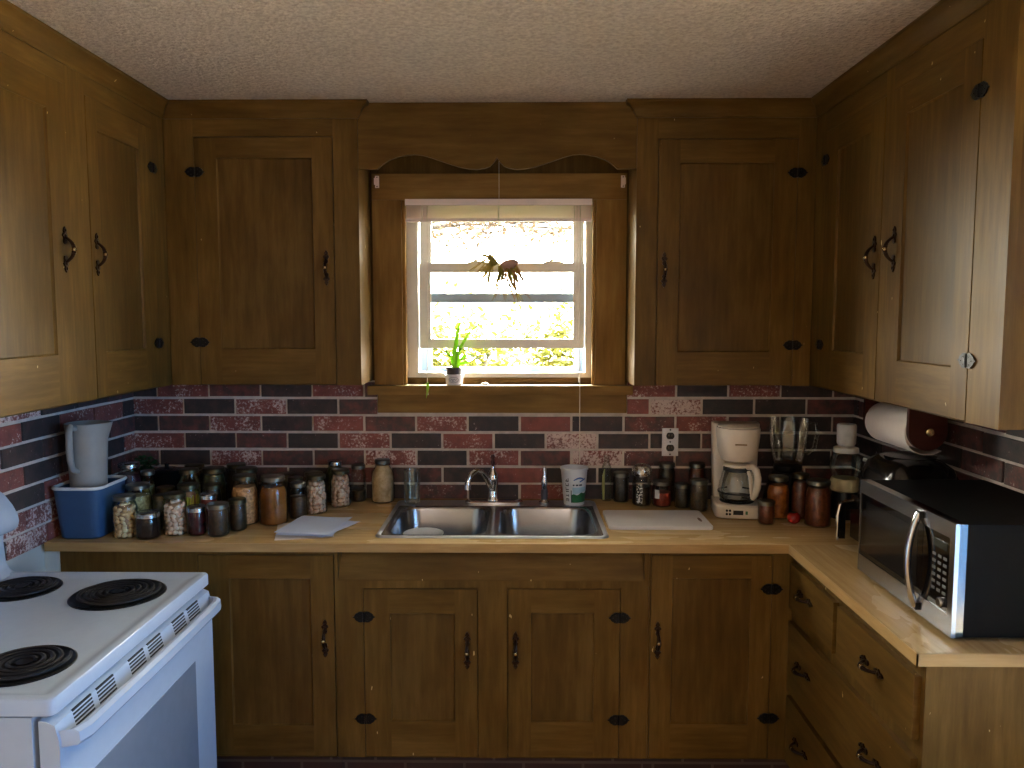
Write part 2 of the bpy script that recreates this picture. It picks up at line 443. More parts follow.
# ---------------------------------------------------------------- cabinets
def hinge_mb(F, u, z, n=.002):
    mb = MB(); k = .034
    half = [(0,-.0165),(.009,-.0185),(.017,-.0175),(.0205,-.0135),(.0245,-.0125),(.0285,-.008),(.0305,-.0035),(.037,0)]
    pts = half + [(a, -b) for a, b in half[-2::-1]]
    right = [(u + .0015 + a, z + b) for a, b in pts]; left = [(u - .0015 - a, z + b) for a, b in pts]
    mb.prism(right, n, n+.003, M_BLACK, F, bev=.0006); mb.prism(left, n, n+.003, M_BLACK, F, bev=.0006)
    mb.tube([(u, n+.003, z-.016), (u, n+.003, z+.016)], .0038, M_BLACK, F, 8)
    for s in (-1, 1):
        for dz in (-.009, .009): mb.ball((u+s*.012, n+.003, z+dz), .0022, M_BLACK, 1, F)
        mb.ball((u+s*.022, n+.003, z), .0022, M_BLACK, 1, F)
    return mb
def handle_mb(F, u, z, n=.002, horiz=False):
    """bail pull with leaf-shaped ends and a turned centre bead"""
    mb = MB()
    R = T(u, 0, z) if not horiz else T(u, 0, z) @ RY(PI/2)
    G = F @ R
    half = [(0,.066),(.005,.060),(.0075,.054),(.0045,.049),(.010,.045),(.0125,.040),(.008,.036),(.0055,.031),(.008,.026),(.0065,.019),(0,.016)]
    up = half + [(-a, b) for a, b in half[-2:0:-1]]
    mb.prism(up, n, n+.004, M_BRONZE, G, bev=.001); mb.prism([(-a, -b) for a, b in up], n, n+.004, M_BRONZE, G, bev=.001)
    for s in (-1, 1):
        mb.ball((0, n+.004, s*.040), (.006,.004,.006), M_BRONZE, 1, G); mb.ball((0, n+.005, s*.055), (.003,.003,.005), M_BRONZE, 1, G)
    pts = []; rad = []
    for i in range(13):
        t = i/12*2 - 1
        pts.append((0, n + .003 + .024*(1 - abs(t)**2.4), t*.036)); rad.append(.0042 + .0022*math.cos(t*PI/2)**2)
    mb.tube(pts, rad, M_BRONZE, G, 8)
    mb.ball((0, n+.0275, 0), (.0078,.0072,.0078), M_BRASS, 2, G)
    for s in (-1, 1): mb.ball((0, n+.026, s*.010), (.0075,.0072,.0022), M_BRONZE, 1, G)
    return mb
def add_door(parent, F, u0, u1, z0, z1, p, hu=None, hz=(), handle=None, horiz=False):
    """framed door flush in its opening; p = (u0,u1,z0,z1) of the sunk panel"""
    P = .0015; TH = .019
    mb = MB()
    mb.grid_plate((u0, u1, z0, z1), [p], P-TH, P, M_WV, M=F, bev=.0016, matf=lambda u, z: M_WH if p[0] < u < p[1] else M_WV)
    d = mb.build('door', parent)
    mb = MB(); c = .0035
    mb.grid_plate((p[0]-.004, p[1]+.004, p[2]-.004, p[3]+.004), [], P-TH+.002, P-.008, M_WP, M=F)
    # little bevelled moulding round the panel
    a = [(p[0],P-.002,p[2]),(p[1],P-.002,p[2]),(p[1],P-.002,p[3]),(p[0],P-.002,p[3])]
    b = [(p[0]+c,P-.008,p[2]+c),(p[1]-c,P-.008,p[2]+c),(p[1]-c,P-.008,p[3]-c),(p[0]+c,P-.008,p[3]-c)]
    mb.loft([a, b], M_WV, F)
    mb.build('panel', d)
    for z in hz: hinge_mb(F, hu, z).build('hinge', d, label='black butterfly hinge')
    if handle: handle_mb(F, handle[0], handle[1], horiz=horiz).build('handle', d, label='antique bronze pull')
    return d
def opening(r, g=.0025): return (r[0]-g, r[1]+g, r[2]-g, r[3]+g)

CROWN = [(0,-.058),(.006,-.058),(.007,-.050),(.011,-.046),(.014,-.040),(.020,-.028),(.031,-.016),(.041,-.011),(.043,-.009),(.043,-.002),(.045,0),(0,0)]
def crown_mb(F, u0, u1, a=0, b=0, ret0=False, ret1=False):
    """a, b: how far each end runs on per unit of projection (mitres); ret: a return back to the face"""
    mb = MB()
    L0 = [(u0 + a*p, p + .0005, H + z - .001) for p, z in CROWN]; L1 = [(u1 + b*p, p + .0005, H + z - .001) for p, z in CROWN]
    mb.loft([L0, L1], M_WH, F, cap0=not ret0, cap1=not ret1)
    for flag, L in ((ret0, L0), (ret1, L1)):
        if flag: mb.loft([L, [(q[0], .0005, q[2]) for q in L]], M_WH, F)
    return mb

# wall cabinets -------------------------------------------------------------
def body(parent, x0, x1, y0, y1, z0, z1):
    mb = MB(); mb.box(x0, x1, y0, y1, z0, z1, M_WV); return mb.build('carcass', parent)

# back wall, beside the window on the left
c = thing('wall_cabinet', 'one-door ochre wall cabinet between the left corner and the window, hinges on its left', 'cabinet', (-1.04, -.12, ZU))
F = F_back(FU); dr = (-1.288, -.775, ZU+.0035, 2.324)
body(c, XLU+.002, -.68, FU+.021, -.013, ZU, H-.001)
mb = MB(); mb.grid_plate((XLU+.002, -.68, ZU, H-.001), [opening(dr)], -.021, 0, M_WV, M=F, bev=.0012, matf=lambda u, z: M_WH if z > dr[3] and u > dr[0] and u < dr[1] else M_WV); mb.build('face_frame', c)
add_door(c, F, *dr, (-1.207, -.852, 1.542, 2.249), -1.288, (2.198, 1.567), (-.804, 1.845))
crown_mb(F, XLU+.002, -.68, a=1, b=1, ret1=True).build('crown_moulding', c)
# back wall, right
c = thing('wall_cabinet', 'one-door ochre wall cabinet above the coffee maker, hinges on its right', 'cabinet', (.68, -.12, ZU))
dr = (.432, .942, ZU+.0005, 2.313)
body(c, .351, XRU-.002, FU+.021, -.013, ZU-.002, H-.001)
mb = MB(); mb.grid_plate((.351, XRU-.002, ZU-.002, H-.001), [opening(dr)], -.021, 0, M_WV, M=F, bev=.0012, matf=lambda u, z: M_WH if z > dr[3] and dr[0] < u < dr[1] else M_WV); mb.build('face_frame', c)
add_door(c, F, *dr, (.511, .857, 1.531, 2.228), .942, (2.191, 1.557), (.457, 1.837))
crown_mb(F, .351, XRU-.002, a=-1, b=-1, ret0=True).build('crown_moulding', c)
# left run
F = F_left(XLU)
c = thing('wall_cabinet', 'two-door ochre wall cabinet on the left wall over the blue bin and stove', 'cabinet', (-1.54, -.7, ZU))
body(c, XL+.014, XLU-.021, -1.42, -.013, ZU, H-.001)
dA = (-.772, -.345, ZU+.0035, 2.333); dB = (-1.335, -.884, ZU+.0035, 2.333)
mb = MB(); mb.grid_plate((-1.42, FU-.001, ZU, H-.001), [opening(dA), opening(dB)], -.021, 0, M_WV, M=F, bev=.0012, matf=lambda u, z: M_WH if z > 2.333 and (dA[0] < u < dA[1] or dB[0] < u < dB[1]) else M_WV); mb.build('face_frame', c)
add_door(c, F, *dA, (-.712, -.443, 1.55, 2.242), -.345, (2.196, 1.567), (-.745, 1.856))
add_door(c, F, *dB, (-1.26, -.975, 1.553, 2.245), -1.335, (2.196, 1.567), (-.918, 1.857))
crown_mb(F, -1.42, FU-.002, a=-1, b=-1, ret0=True).build('crown_moulding', c)
# right run
F = F_right(XRU)
c = thing('wall_cabinet', 'two-door ochre wall cabinet on the right wall over the microwave', 'cabinet', (1.15, -.7, ZU))
body(c, XRU+.021, XR-.014, -1.42, -.013, ZU, H-.001)
dA = (-.79, -.335, ZU+.0035, 2.316); dB = (-1.285, -.845, ZU+.0035, 2.316)
mb = MB(); mb.grid_plate((-1.42, FU-.001, ZU, H-.001), [opening(dA), opening(dB)], -.021, 0, M_WV, M=F, bev=.0012, matf=lambda u, z: M_WH if z > 2.316 and (dA[0] < u < dA[1] or dB[0] < u < dB[1]) else M_WV); mb.build('face_frame', c)
add_door(c, F, *dA, (-.70, -.445, 1.545, 2.236), -.335, (2.22, 1.562), (-.757, 1.844))
add_door(c, F, *dB, (-1.212, -.925, 1.535, 2.236), -1.285, (2.196, 1.556), (-.884, 1.859))
crown_mb(F, -1.42, FU-.002, a=-1, b=-1, ret0=True).build('crown_moulding', c)

# scalloped valance
curve = [(-.61,2.208),(-.60,2.217),(-.59,2.225),(-.577,2.234),(-.561,2.242),(-.53,2.253),(-.497,2.259),(-.47,2.261),(-.445,2.259),(-.41,2.250),(-.376,2.238),(-.34,2.226),(-.307,2.216),(-.27,2.209),(-.238,2.207),(-.21,2.211),(-.191,2.218),(-.178,2.230),(-.170,2.242),(-.165,2.250)]
cx = -.165
curve += [(2*cx - a, b) for a, b in curve[-2::-1]]
poly = [(-.679, 2.208)] + curve + [(.35, 2.208), (.35, H-.001), (-.679, H-.001)]
mb = MB(); mb.prism(poly, -.020, -.001, M_WH, F_back(FU), bev=.0015)
tag(mb.build('window_valance', origin=(-.165, FU, 2.3), smooth=30), 'scalloped ochre board bridging the two cabinets above the window', 'valance')

# base cabinets ---------------------------------------------------------------
ZB, ZT = .16, .884
F = F_back(FB)
def base_unit(label, x0, x1, doors, loc, hollow=False):
    c = thing('base_cabinet', label, 'cabinet', loc)
    if hollow:      # open-topped under the sink
        mb = MB(); mb.box(x0, x0+.018, FB+.021, -.013, ZB, ZT, M_WV); mb.box(x1-.018, x1, FB+.021, -.013, ZB, ZT, M_WV)
        mb.box(x0+.018, x1-.018, FB+.021, -.013, ZB, ZB+.018, M_WV); mb.box(x0+.018, x1-.018, -.031, -.013, ZB+.018, ZT, M_WV); mb.build('carcass', c)
    else: body(c, x0, x1, FB+.021, -.013, ZB, ZT)
    mb = MB(); mb.grid_plate((x0, x1, ZB, ZT), [opening(d) for d in doors] + ([(-.690, .337, .784, ZT+.01)] if hollow else []), -.021, 0, M_WV, M=F, bev=.0012); mb.build('face_frame', c)
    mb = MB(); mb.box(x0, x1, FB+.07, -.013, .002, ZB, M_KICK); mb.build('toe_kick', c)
    return c
d1 = (-1.16, -.706, ZB+.0035, .866)
c = base_unit('one-door base cabinet between the stove and the sink cabinet', -1.626, -.7035, [d1], (-1.16, -.33, 0))
add_door(c, F, *d1, (-1.058, -.783, .272, .786), -1.16, (.70, .306), (-.737, .58))
d1, d2 = (-.605, -.223, ZB+.0035, .751), (-.119, .256, ZB+.0035, .752)
c = base_unit('two-door base cabinet under the steel sink', -.7025, .352, [d1, d2], (-.17, -.33, 0), hollow=True)
add_door(c, F, *d1, (-.517, -.299, .289, .667), -.605, (.655, .298), (-.257, .54))
add_door(c, F, *d2, (-.042, .170, .289, .670), .256, (.655, .298), (-.094, .541))
mb = MB(); mb.prism([(.0005,.786),(-.042,.882),(-.054,.882),(-.0125,.780),(.0005,.780)], -.689, .336, M_WH, Matrix(((0,1,0,0),(-1,0,0,FB),(0,0,1,0),(0,0,0,1))), bev=.001)   # leans back towards its top
mb.build('apron', c)
d1 = (.360, .762, ZB+.0035, .870)
c = base_unit('one-door base cabinet between the sink cabinet and the drawers', .353, 1.275, [d1], (.7, -.33, 0))
add_door(c, F, *d1, (.431, .693, .283, .791), .762, (.756, .307), (.384, .578))

# drawer cabinet on the right
F = F_right(.832)
YE = -1.50
c = thing('drawer_cabinet', 'four-drawer ochre base cabinet under the microwave', 'cabinet', (1.05, -1.07, 0))
mb = MB(); mb.box(.832, XR-.003, YE, FB-.0015, ZB, ZT, M_WV, bev=.0015); mb.build('carcass', c)
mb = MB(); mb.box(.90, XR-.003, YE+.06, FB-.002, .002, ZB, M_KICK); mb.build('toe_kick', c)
def drawer(u0, u1, z0, z1, pulls):
    mb = MB(); mb.box(u0, u1, .0005, .017, z0, z1, M_WH, bev=.003, M=F)
    d = mb.build('drawer', c)
    for u, z in pulls: handle_mb(F, u, z, n=.017, horiz=True).build('handle', d, label='antique bronze pull')
drawer(-1.02, -.66, .700, .850, [(-.80, .782)])
drawer(-1.482, -1.046, .700, .850, [(-1.272, .776)])
drawer(-1.482, -.66, .418, .655, [(-.80, .545), (-1.285, .545)])
drawer(-1.482, -.66, .172, .398, [(-.80, .29), (-1.285, .29)])

# worktop ------------------------------------------------------------------
SX0, SX1, SY0, SY1 = -.548, .198, -.575, -.115          # sink cut-out
YC, XC = -.666, .806
w = thing('worktop', 'L-shaped butcher-block-look counter top running past the sink to the microwave', 'worktop', (-.2, -.35, ZC))
mb = MB()
Fh = Matrix(((1,0,0,0),(0,0,1,0),(0,1,0,ZC),(0,0,0,1)))   # u = X, n = Z - ZC, z = Y
mb.grid_plate((XL+.014, XR-.014, YC+.004, -.0125), [(SX0, SX1, SY0, SY1)], -.029, 0, M_TOPX, M=Fh)
mb.build('back_slab', w)
mb = MB(); mb.grid_plate((XC+.004, XR-.014, YE-.004, YC+.0035), [], -.029, 0, M_TOPY, M=Fh); mb.build('return_slab', w)
mb = MB(); mb.box(XL+.014, XC, YC, YC+.0035, ZC-.0295, ZC-.0005, M_EDGE, bev=.001)
mb.box(XC, XC+.0035, YE-.008, YC, ZC-.0295, ZC-.0005, M_EDGE, bev=.001)
mb.box(XC, XR-.014, YE-.008, YE-.0045, ZC-.0295, ZC-.0005, M_EDGE, bev=.001)
mb.build('edge_band', w, label='lighter wood edge strip')
# thin strip of counter back-edge
# ---------------------------------------------------------------- window
win = bpy.data.objects.new('window_1', None); COL.objects.link(win); win['kind'] = 'structure'
win.location = (-.168, 0, WZ0); WORLD['window_1'] = Vector(win.location)
M_SILL_LIT = plain('daylit sill tint', S(206,190,166), .45, var=.1)
FW = F_back(0)
# casing: two side boards and a head board, inner bead
mb = MB()
mb.box(-.672, -.556, .0005, .021, 1.3865, 2.128, M_CV, bev=.002, M=FW); mb.box(.226, .346, .0005, .021, 1.3865, 2.128, M_CV, bev=.002, M=FW)
mb.box(-.672, .346, .0005, .024, 2.1285, 2.231, M_CH, bev=.003, M=FW)
for a, b in ((-.5555, -.543), (.213, .2255)): mb.box(a, b, -.03, .012, 1.3865, 2.128, M_CV, bev=.002, M=FW)
mb.build('casing', win)
mb = MB()   # jamb lining behind the casing
mb.box(-.5645, -.545, -.148, -.001, 1.386, 2.141, M_CV, M=FW); mb.box(.215, .2275, -.148, -.001, 1.386, 2.141, M_CV, M=FW)
mb.box(-.545, .215, -.148, -.001, 2.128, 2.141, M_CH, M=FW)
mb.build('jamb', win)
mb = MB(); mb.box(-.694, .374, .0005, .062, 1.350, 1.3855, M_CH, bev=.004, M=FW); mb.box(-.5645, .2275, -.149, .0005, 1.350, 1.3845, M_CH, M=FW)
mb.box(-.545, .215, -.0005, .055, 1.3850, 1.3868, M_SILL_LIT, bev=.0006, M=FW)  # pale strip: daylight on the sill's top edge put into its colour
mb.build('sill', win)
mb = MB(); mb.box(-.661, .353, .0005, .022, 1.272, 1.3495, M_CH, bev=.002, M=FW); mb.build('apron', win)
# white frame
mb = MB(); mb.grid_plate((-.545, .215, 1.385, 2.128), [(-.500, .190, 1.432, 2.10)], -.125, -.04, M_VINYL, M=FW, bev=.002)
mb.box(-.5449, .2149, -.05, -.034, 1.3851, 1.412, M_WH, M=FW)
mb.build('frame', win)
def sash(name, x0, x1, z0, z1, n0, n1, st, rl, m):
    mb = MB(); mb.grid_plate((x0, x1, z0, z1), [(x0+st, x1-st, z0+rl, z1-rl)], n0, n1, m, M=FW, bev=.0025)
    s = mb.build(name, win)
    mb = MB(); mb.box(x0+st-.003, x1-st+.003, (n0+n1)/2-.002, (n0+n1)/2+.001, z0+rl-.003, z1-rl+.003, M_PANE, M=FW); mb.build('pane', s)
    return s
lo = sash('sash', -.4955, .186, 1.533, 1.884, -.082, -.054, .046, .038, M_VINYL)
up = sash('sash', -.4945, .185, 1.722, 2.099, -.113, -.085, .046, .038, M_VINYL)
mb = MB(); mb.box(-.449, .140, -.0845, -.083, 1.7225, 1.7595, M_ALU, M=FW); mb.build('meeting_rail', up, label='sky-tinted meeting rail')
for x in (-.255, .058):                      # sash locks on the meeting rail, tilt latches on the one behind
    mb = MB(); mb.prism([(x-.045,1.8845),(x-.02,1.893),(x+.02,1.893),(x+.045,1.8845)], -.078, -.058, M_VINYL, FW)
    mb.tube([(x-.016,-.062,1.896),(x+.02,-.056,1.899),(x+.034,-.05,1.896)], [.004,.0035,.003], M_VINYL, FW, 6); mb.build('sash_lock', lo)
    mb = MB(); mb.prism([(x-.035,1.7605),(x-.015,1.767),(x+.015,1.767),(x+.035,1.7605)], -.0845, -.0835, M_VINYL, FW); mb.build('latch', up)
# aluminium side tracks seen below the raised sash, screen rail outside
mb = MB()
for a, b in ((-.498, -.452), (.152, .188)): mb.box(a, b, -.124, -.114, 1.434, 1.72, M_ALU, bev=.001, M=FW)
mb.box(-.452, .152, -.124, -.114, 1.434, 1.452, M_ALU, bev=.001, M=FW)
mb.build('track', win)

# raised mini blind
b = thing('mini_blind', 'white mini blind pulled all the way up inside the top of the window', 'blind', (-.166, -.02, 2.09))
M_BLIND = plain('white blind metal', S(246,226,218), .4, var=.02)
mb = MB(); mb.box(-.536, .205, .0245, .052, 2.103, 2.1275, M_BLIND, bev=.003, M=FW); mb.build('headrail', b)
for i in range(14):
    z = 2.0995 - i*.0034
    mb = MB()
    k = random.uniform(-.0015,.0015)
    prof = [(.026+k, z-.0006), (.032+k, z+.0008), (.038+k, z+.0012), (.044+k, z+.0008), (.050+k, z-.0006)]
    mb.loft([[(x, n, zz) for n, zz in prof] + [(x, n, zz-.0006) for n, zz in prof[::-1]] for x in (-.533, .202)], M_BLIND, FW, True, True); mb.build('slat', b)
mb = MB(); mb.box(-.534, .203, .027, .049, 2.040, 2.0525, M_BLIND, bev=.003, M=FW); mb.build('bottom_rail', b)
M_CORD = plain('off-white cord', S(226,214,196), .8)
mb = MB()
for x in (-.468, -.166, .135): mb.tube([(x,.054,2.10),(x,.0545,2.045)], .0022, M_CORD, FW, 6)
mb.build('ladder_tape', b)
mb = MB(); mb.tube([(-.447,.056,2.10),(-.449,.056,1.8),(-.452,.059,1.5),(-.452,.066,1.39),(-.452,.068,1.375)], .0016, M_CORD, FW, 6); mb.tube([(-.452,.068,1.377),(-.452,.0685,1.35)], [.003,.0055], M_CORD, FW, 8); mb.build('lift_cord', b)
mb = MB(); mb.tube([(.158,.056,2.10),(.159,.057,1.7),(.160,.066,1.40),(.161,.070,1.07)], .0019, M_CORD, FW, 6)
mb.tube([(.145,.056,2.10),(.147,.0565,1.72),(.156,.060,1.40)], .0014, M_CORD, FW, 6); mb.build('pull_cord', b)

# small curtain brackets at the casing's upper corners
for x, lab in ((-.650, 'white metal curtain bracket at the upper left corner of the window casing'), (.329, 'white metal curtain bracket at the upper right corner of the window casing')):
    mb = MB(); mb.box(x-.008, x+.008, .0245, .027, 2.175, 2.222, M_BLIND, bev=.001, M=FW); mb.box(x-.002, x+.002, .027, .055, 2.185, 2.205, M_BLIND, bev=.0008, M=FW)
    mb.box(x-.007, x+.007, .053, .056, 2.183, 2.209, M_BLIND, bev=.0008, M=FW)
    for z in (2.18, 2.216): mb.ball((x, .028, z), .003, M_STEEL, 1, FW)
    tag(mb.build('curtain_bracket', origin=(x, -.025, 2.2)), lab, 'bracket')

# ---------------------------------------------------------------- garden outside
def leafmat(name, a, b_, c_):
    m, nt, out = newmat(name)
    b = N(nt, 'ShaderNodeBsdfPrincipled', Roughness=.6)
    mp = coords(nt, (1,1,1)); nz = N(nt, 'ShaderNodeTexNoise', Scale=7.0, Detail=3.0); nt.links.new(mp.outputs[0], nz.inputs['Vector'])
    r = ramp(nt, [(.3, a), (.5, b_), (.7, c_)]); nt.links.new(nz.outputs['Fac'], r.inputs[0]); nt.links.new(r.outputs[0], b.inputs['Base Color'])
    tl = N(nt, 'ShaderNodeBsdfTranslucent'); nt.links.new(r.outputs[0], tl.inputs[0])
    mx = N(nt, 'ShaderNodeMixShader'); mx.inputs[0].default_value = .4
    nt.links.new(b.outputs[0], mx.inputs[1]); nt.links.new(tl.outputs[0], mx.inputs[2]); nt.links.new(mx.outputs[0], out.inputs[0])
    return m
M_LAWN = leafmat('dry lawn', S(74,80,40), S(84,88,46), S(90,90,52))
M_LEAF = leafmat('yellow-green leaves', S(72,76,20), S(104,100,30), S(124,112,48))
M_LEAF2 = leafmat('brownish twigs and leaves', S(70,52,38), S(90,68,48), S(110,92,62))
M_BARK = plain('grey bark', S(52,42,34), .9)
mb = MB(); mb.grid_plate((-14, 14, .8, 30), [], -.2, 0, M_LAWN, M=Matrix(((1,0,0,0),(0,0,1,0),(0,1,0,-.3),(0,0,0,1)))); mb.build('ground', kind='structure')
M_BOUNCE = plain('tan bounce paving', S(228,204,166), .9)
mb = MB(); mb.grid_plate((1.6, 9, -4.6, .79), [], -.2, 0, M_BOUNCE, M=Matrix(((1,0,0,0),(0,0,1,0),(0,1,0,-.2),(0,0,0,1)))); mb.build('bounce_ground', kind='structure')  # unseen paving, added and sized to bounce warm light in through the side window
def bush(name, label, cat, x, y, z0, rx, ry, rz, n, m, ls, group=None, trunk=None):
    t = thing(name, label, cat, (x, y, z0), group)
    mb = MB(); bm = mb.bm; i = mb.mi(m); rnd = random.Random(name + str(x))
    for k in range(n):
        d = Vector((rnd.gauss(0,1), rnd.gauss(0,1), rnd.gauss(0,1))).normalized() * (rnd.random()**.45)
        w = 1 + .35*mnoise.noise(d*2.2 + Vector((x,y,0)))
        c = Vector((x + d.x*rx*w, y + d.y*ry*w, z0 + rz + d.z*rz*w))
        q = Matrix.Rotation(rnd.uniform(0,6.28), 3, 'Z') @ Matrix.Rotation(rnd.uniform(-1,1), 3, 'X') @ Matrix.Rotation(rnd.uniform(-1,1), 3, 'Y')
        l = ls*rnd.uniform(.6,1.3); wd = l*.4
        vs = [bm.verts.new(c + q @ Vector(p)) for p in ((-l,0,0),(0,-wd,l*.12),(l,0,0),(0,wd,l*.12))]
        f = bm.faces.new(vs); f.material_index = i
    me = mb.mesh('foliage', (x,y,z0), smooth=0); link('foliage', me, t, (x,y,z0))
    mb = MB()
    if trunk is None:
        for k in range(5):
            a = rnd.uniform(0, 6.28); q = rnd.uniform(.3,.8)
            mb.tube([(x,y,z0), (x+.2*rx*math.cos(a), y+.2*ry*math.sin(a), z0+rz*.8), (x+q*rx*math.cos(a), y+q*ry*math.sin(a), z0+rz*1.5)], [.02,.014,.006], M_BARK, None, 6)
    else:
        tx = x - rx*.8
        mb.tube([(tx,y,trunk),(tx+.03,y,1.2),(tx+.1,y,z0),(tx+.3,y,z0+rz)], [.10,.085,.07,.05], M_BARK, None, 8)
        for k in range(9):
            e = rnd.uniform(.4,1.7)*rx; w = rnd.uniform(-.5,.5)
            mb.tube([(tx+.15,y,z0+rz*.4),(tx+.4*e,y+w*.5,z0+rz*rnd.uniform(.6,1.2)),(tx+e,y+w,z0+rz*rnd.uniform(.6,1.5))], [.03,.02,.006], M_BARK, None, 5)
    mb.build('trunk' if trunk else 'stems', t)
    return t
bush('garden_bush', 'yellow-green bush outside, behind the left half of the window', 'bush', -.95, 5.0, -.3, 1.0, .6, 1.12, 4500, M_LEAF, .062)
bush('garden_bush', 'yellow-green bush outside, behind the right half of the window', 'bush', .48, 6.5, -.3, 1.1, .6, 1.10, 4500, M_LEAF, .066)
bush('garden_bush', 'low pale bush outside, nearest the window', 'bush', -.22, 3.2, -.3, .6, .4, .70, 1200, M_LEAF, .045)
bush('garden_tree', 'thin brownish tree outside, seen at the top of the window', 'tree', -.5, 8.5, 2.62, 2.6, 1.0, .50, 3600, M_LEAF2, .055, trunk=-.3)
mb = MB(); mb.tube([(-.42,2.4,1.62),(-.30,2.4,1.50),(-.12,2.4,1.38),(.0,2.4,1.30)], [.005,.006,.007,.008], M_BARK, None, 6); mb.tube([(.0,2.4,1.30),(.22,2.4,1.2),(.5,2.4,1.05),(.6,2.4,-.3)], [.008,.009,.011,.02], M_BARK, None, 6)
tag(mb.build('bare_branch', origin=(.6,2.4,-.3)), 'thin bare branch leaning across outside the window', 'branch')

# ---------------------------------------------------------------- light and camera
w = bpy.data.worlds.new('World'); SC.world = w; w.use_nodes = True
wt = w.node_tree; bg = wt.nodes['Background']
wc = N(wt, 'ShaderNodeTexCoord'); wx = N(wt, 'ShaderNodeSeparateXYZ'); wt.links.new(wc.outputs['Generated'], wx.inputs[0])
wr = ramp(wt, [(.56, (.20,.50,1.0,1)), (.74, (1.0,.94,.80,1))])          # clear blue to one side, bright white haze to the other
wm = N(wt, 'ShaderNodeMapRange'); wm.inputs[1].default_value = -1; wm.inputs[2].default_value = 1; wt.links.new(wx.outputs[1], wm.inputs[0]); wt.links.new(wm.outputs[0], wr.inputs[0]); wt.links.new(wr.outputs[0], bg.inputs[0])
ws = N(wt, 'ShaderNodeMapRange'); ws.inputs[1].default_value = .08; ws.inputs[2].default_value = .5; ws.inputs[3].default_value = SKYB = 11.0; ws.inputs[4].default_value = SKYH = 75.0
wt.links.new(wx.outputs[1], ws.inputs[0]); wt.links.new(ws.outputs[0], bg.inputs[1])
def light(name, typ, loc, rot, energy, color, **kw):
    d = bpy.data.lights.new(name, typ); d.energy = energy; d.color = color
    for k, v in kw.items(): setattr(d, k, v)
    o = bpy.data.objects.new(name, d); COL.objects.link(o); o.location = loc; o.rotation_euler = rot
    return o
light('sun', 'SUN', (0,-3,6), (math.radians(40), 0, math.radians(6)), 75.0, (1,.93,.80), angle=.01)
def portal(name, loc, rot, sx, sy):
    o = light(name, 'AREA', loc, rot, 1, (1,1,1), shape='RECTANGLE', size=sx, size_y=sy); o.data.cycles.is_portal = True
portal('kitchen_window_portal', (-.168, .16, 1.763), (-PI/2, 0, 0), .79, .76)
portal('side_window_portal', (XR+.16, cy, (W2[2]+W2[3])/2), (0, PI/2, 0), W2[3]-W2[2], W2[1]-W2[0])
# unseen warm fill lamp, added behind the camera to light the room
t = thing('fill_lamp', 'round fill lamp added behind the camera', 'lamp', (-.2, -4.1, H))
mb = MB(); mb.lathe([(0,0),(.16,0),(.165,-.02),(.15,-.03),(0,-.03)], M_STEEL, T(-.2,-4.1,H-.001), 24); mb.build('base', t)
M_FILLLAMP = plain('fill lamp glass', S(250,235,215), .4, emis=((1,.78,.60,1), 10.0))
mb = MB(); mb.lathe([(.148,-.031),(.145,-.06),(.11,-.095),(.06,-.112),(0,-.117)], M_FILLLAMP, T(-.2,-4.1,H-.001), 24); mb.build('lamp_shade', t)
light('fill_lamp_light', 'AREA', (-.2,-4.1,H-.14), (0,0,0), 10, (1,.84,.74), shape='DISK', size=.3)

cam = bpy.data.cameras.new('camera'); co = bpy.data.objects.new('camera', cam); COL.objects.link(co)
cam.sensor_width = 36; cam.lens = 787.26/1024*36; cam.clip_start = .05
co.location = (-.0794, -3.214, 1.6615); co.rotation_euler = (PI/2 - .0847, 0, .0103)
SC.camera = co
SC.view_settings.view_transform = 'Standard'; SC.view_settings.look = 'None'; SC.view_settings.gamma = 1; SC.view_settings.use_curve_mapping = False
SC.view_settings.exposure = 0.35
SC.cycles.use_denoising = True
SC.cycles.max_bounces = 10; SC.cycles.diffuse_bounces = 6; SC.cycles.glossy_bounces = 5; SC.cycles.transparent_max_bounces = 24; SC.cycles.transmission_bounces = 6
SC.cycles.sample_clamp_indirect = 6.0
SC.cycles.caustics_reflective = False; SC.cycles.caustics_refractive = False
# ---------------------------------------------------------------- stove
YS0, YS1, XSF = -1.738, -.955, -.995
t = thing('electric_stove', 'white coil-top electric stove in front of the brick wall, oven door facing right', 'stove', (-1.33, -1.345, 0))
M_DRIP = plain('blackened drip pan', S(20,19,20), .35, .5)
M_COIL = plain('burner coil', S(40,38,40), .45, .4, bump=.2)
M_SLOT = plain('vent shadow gap', S(14,14,16), .8)
mb = MB(); mb.box(-1.655, -1.042, YS0+.004, YS1-.004, .05, .874, M_ENAMEL, bev=.004); mb.box(-1.645, -1.06, YS0+.03, YS1-.03, .002, .05, M_BLACKPL); mb.build('body', t)
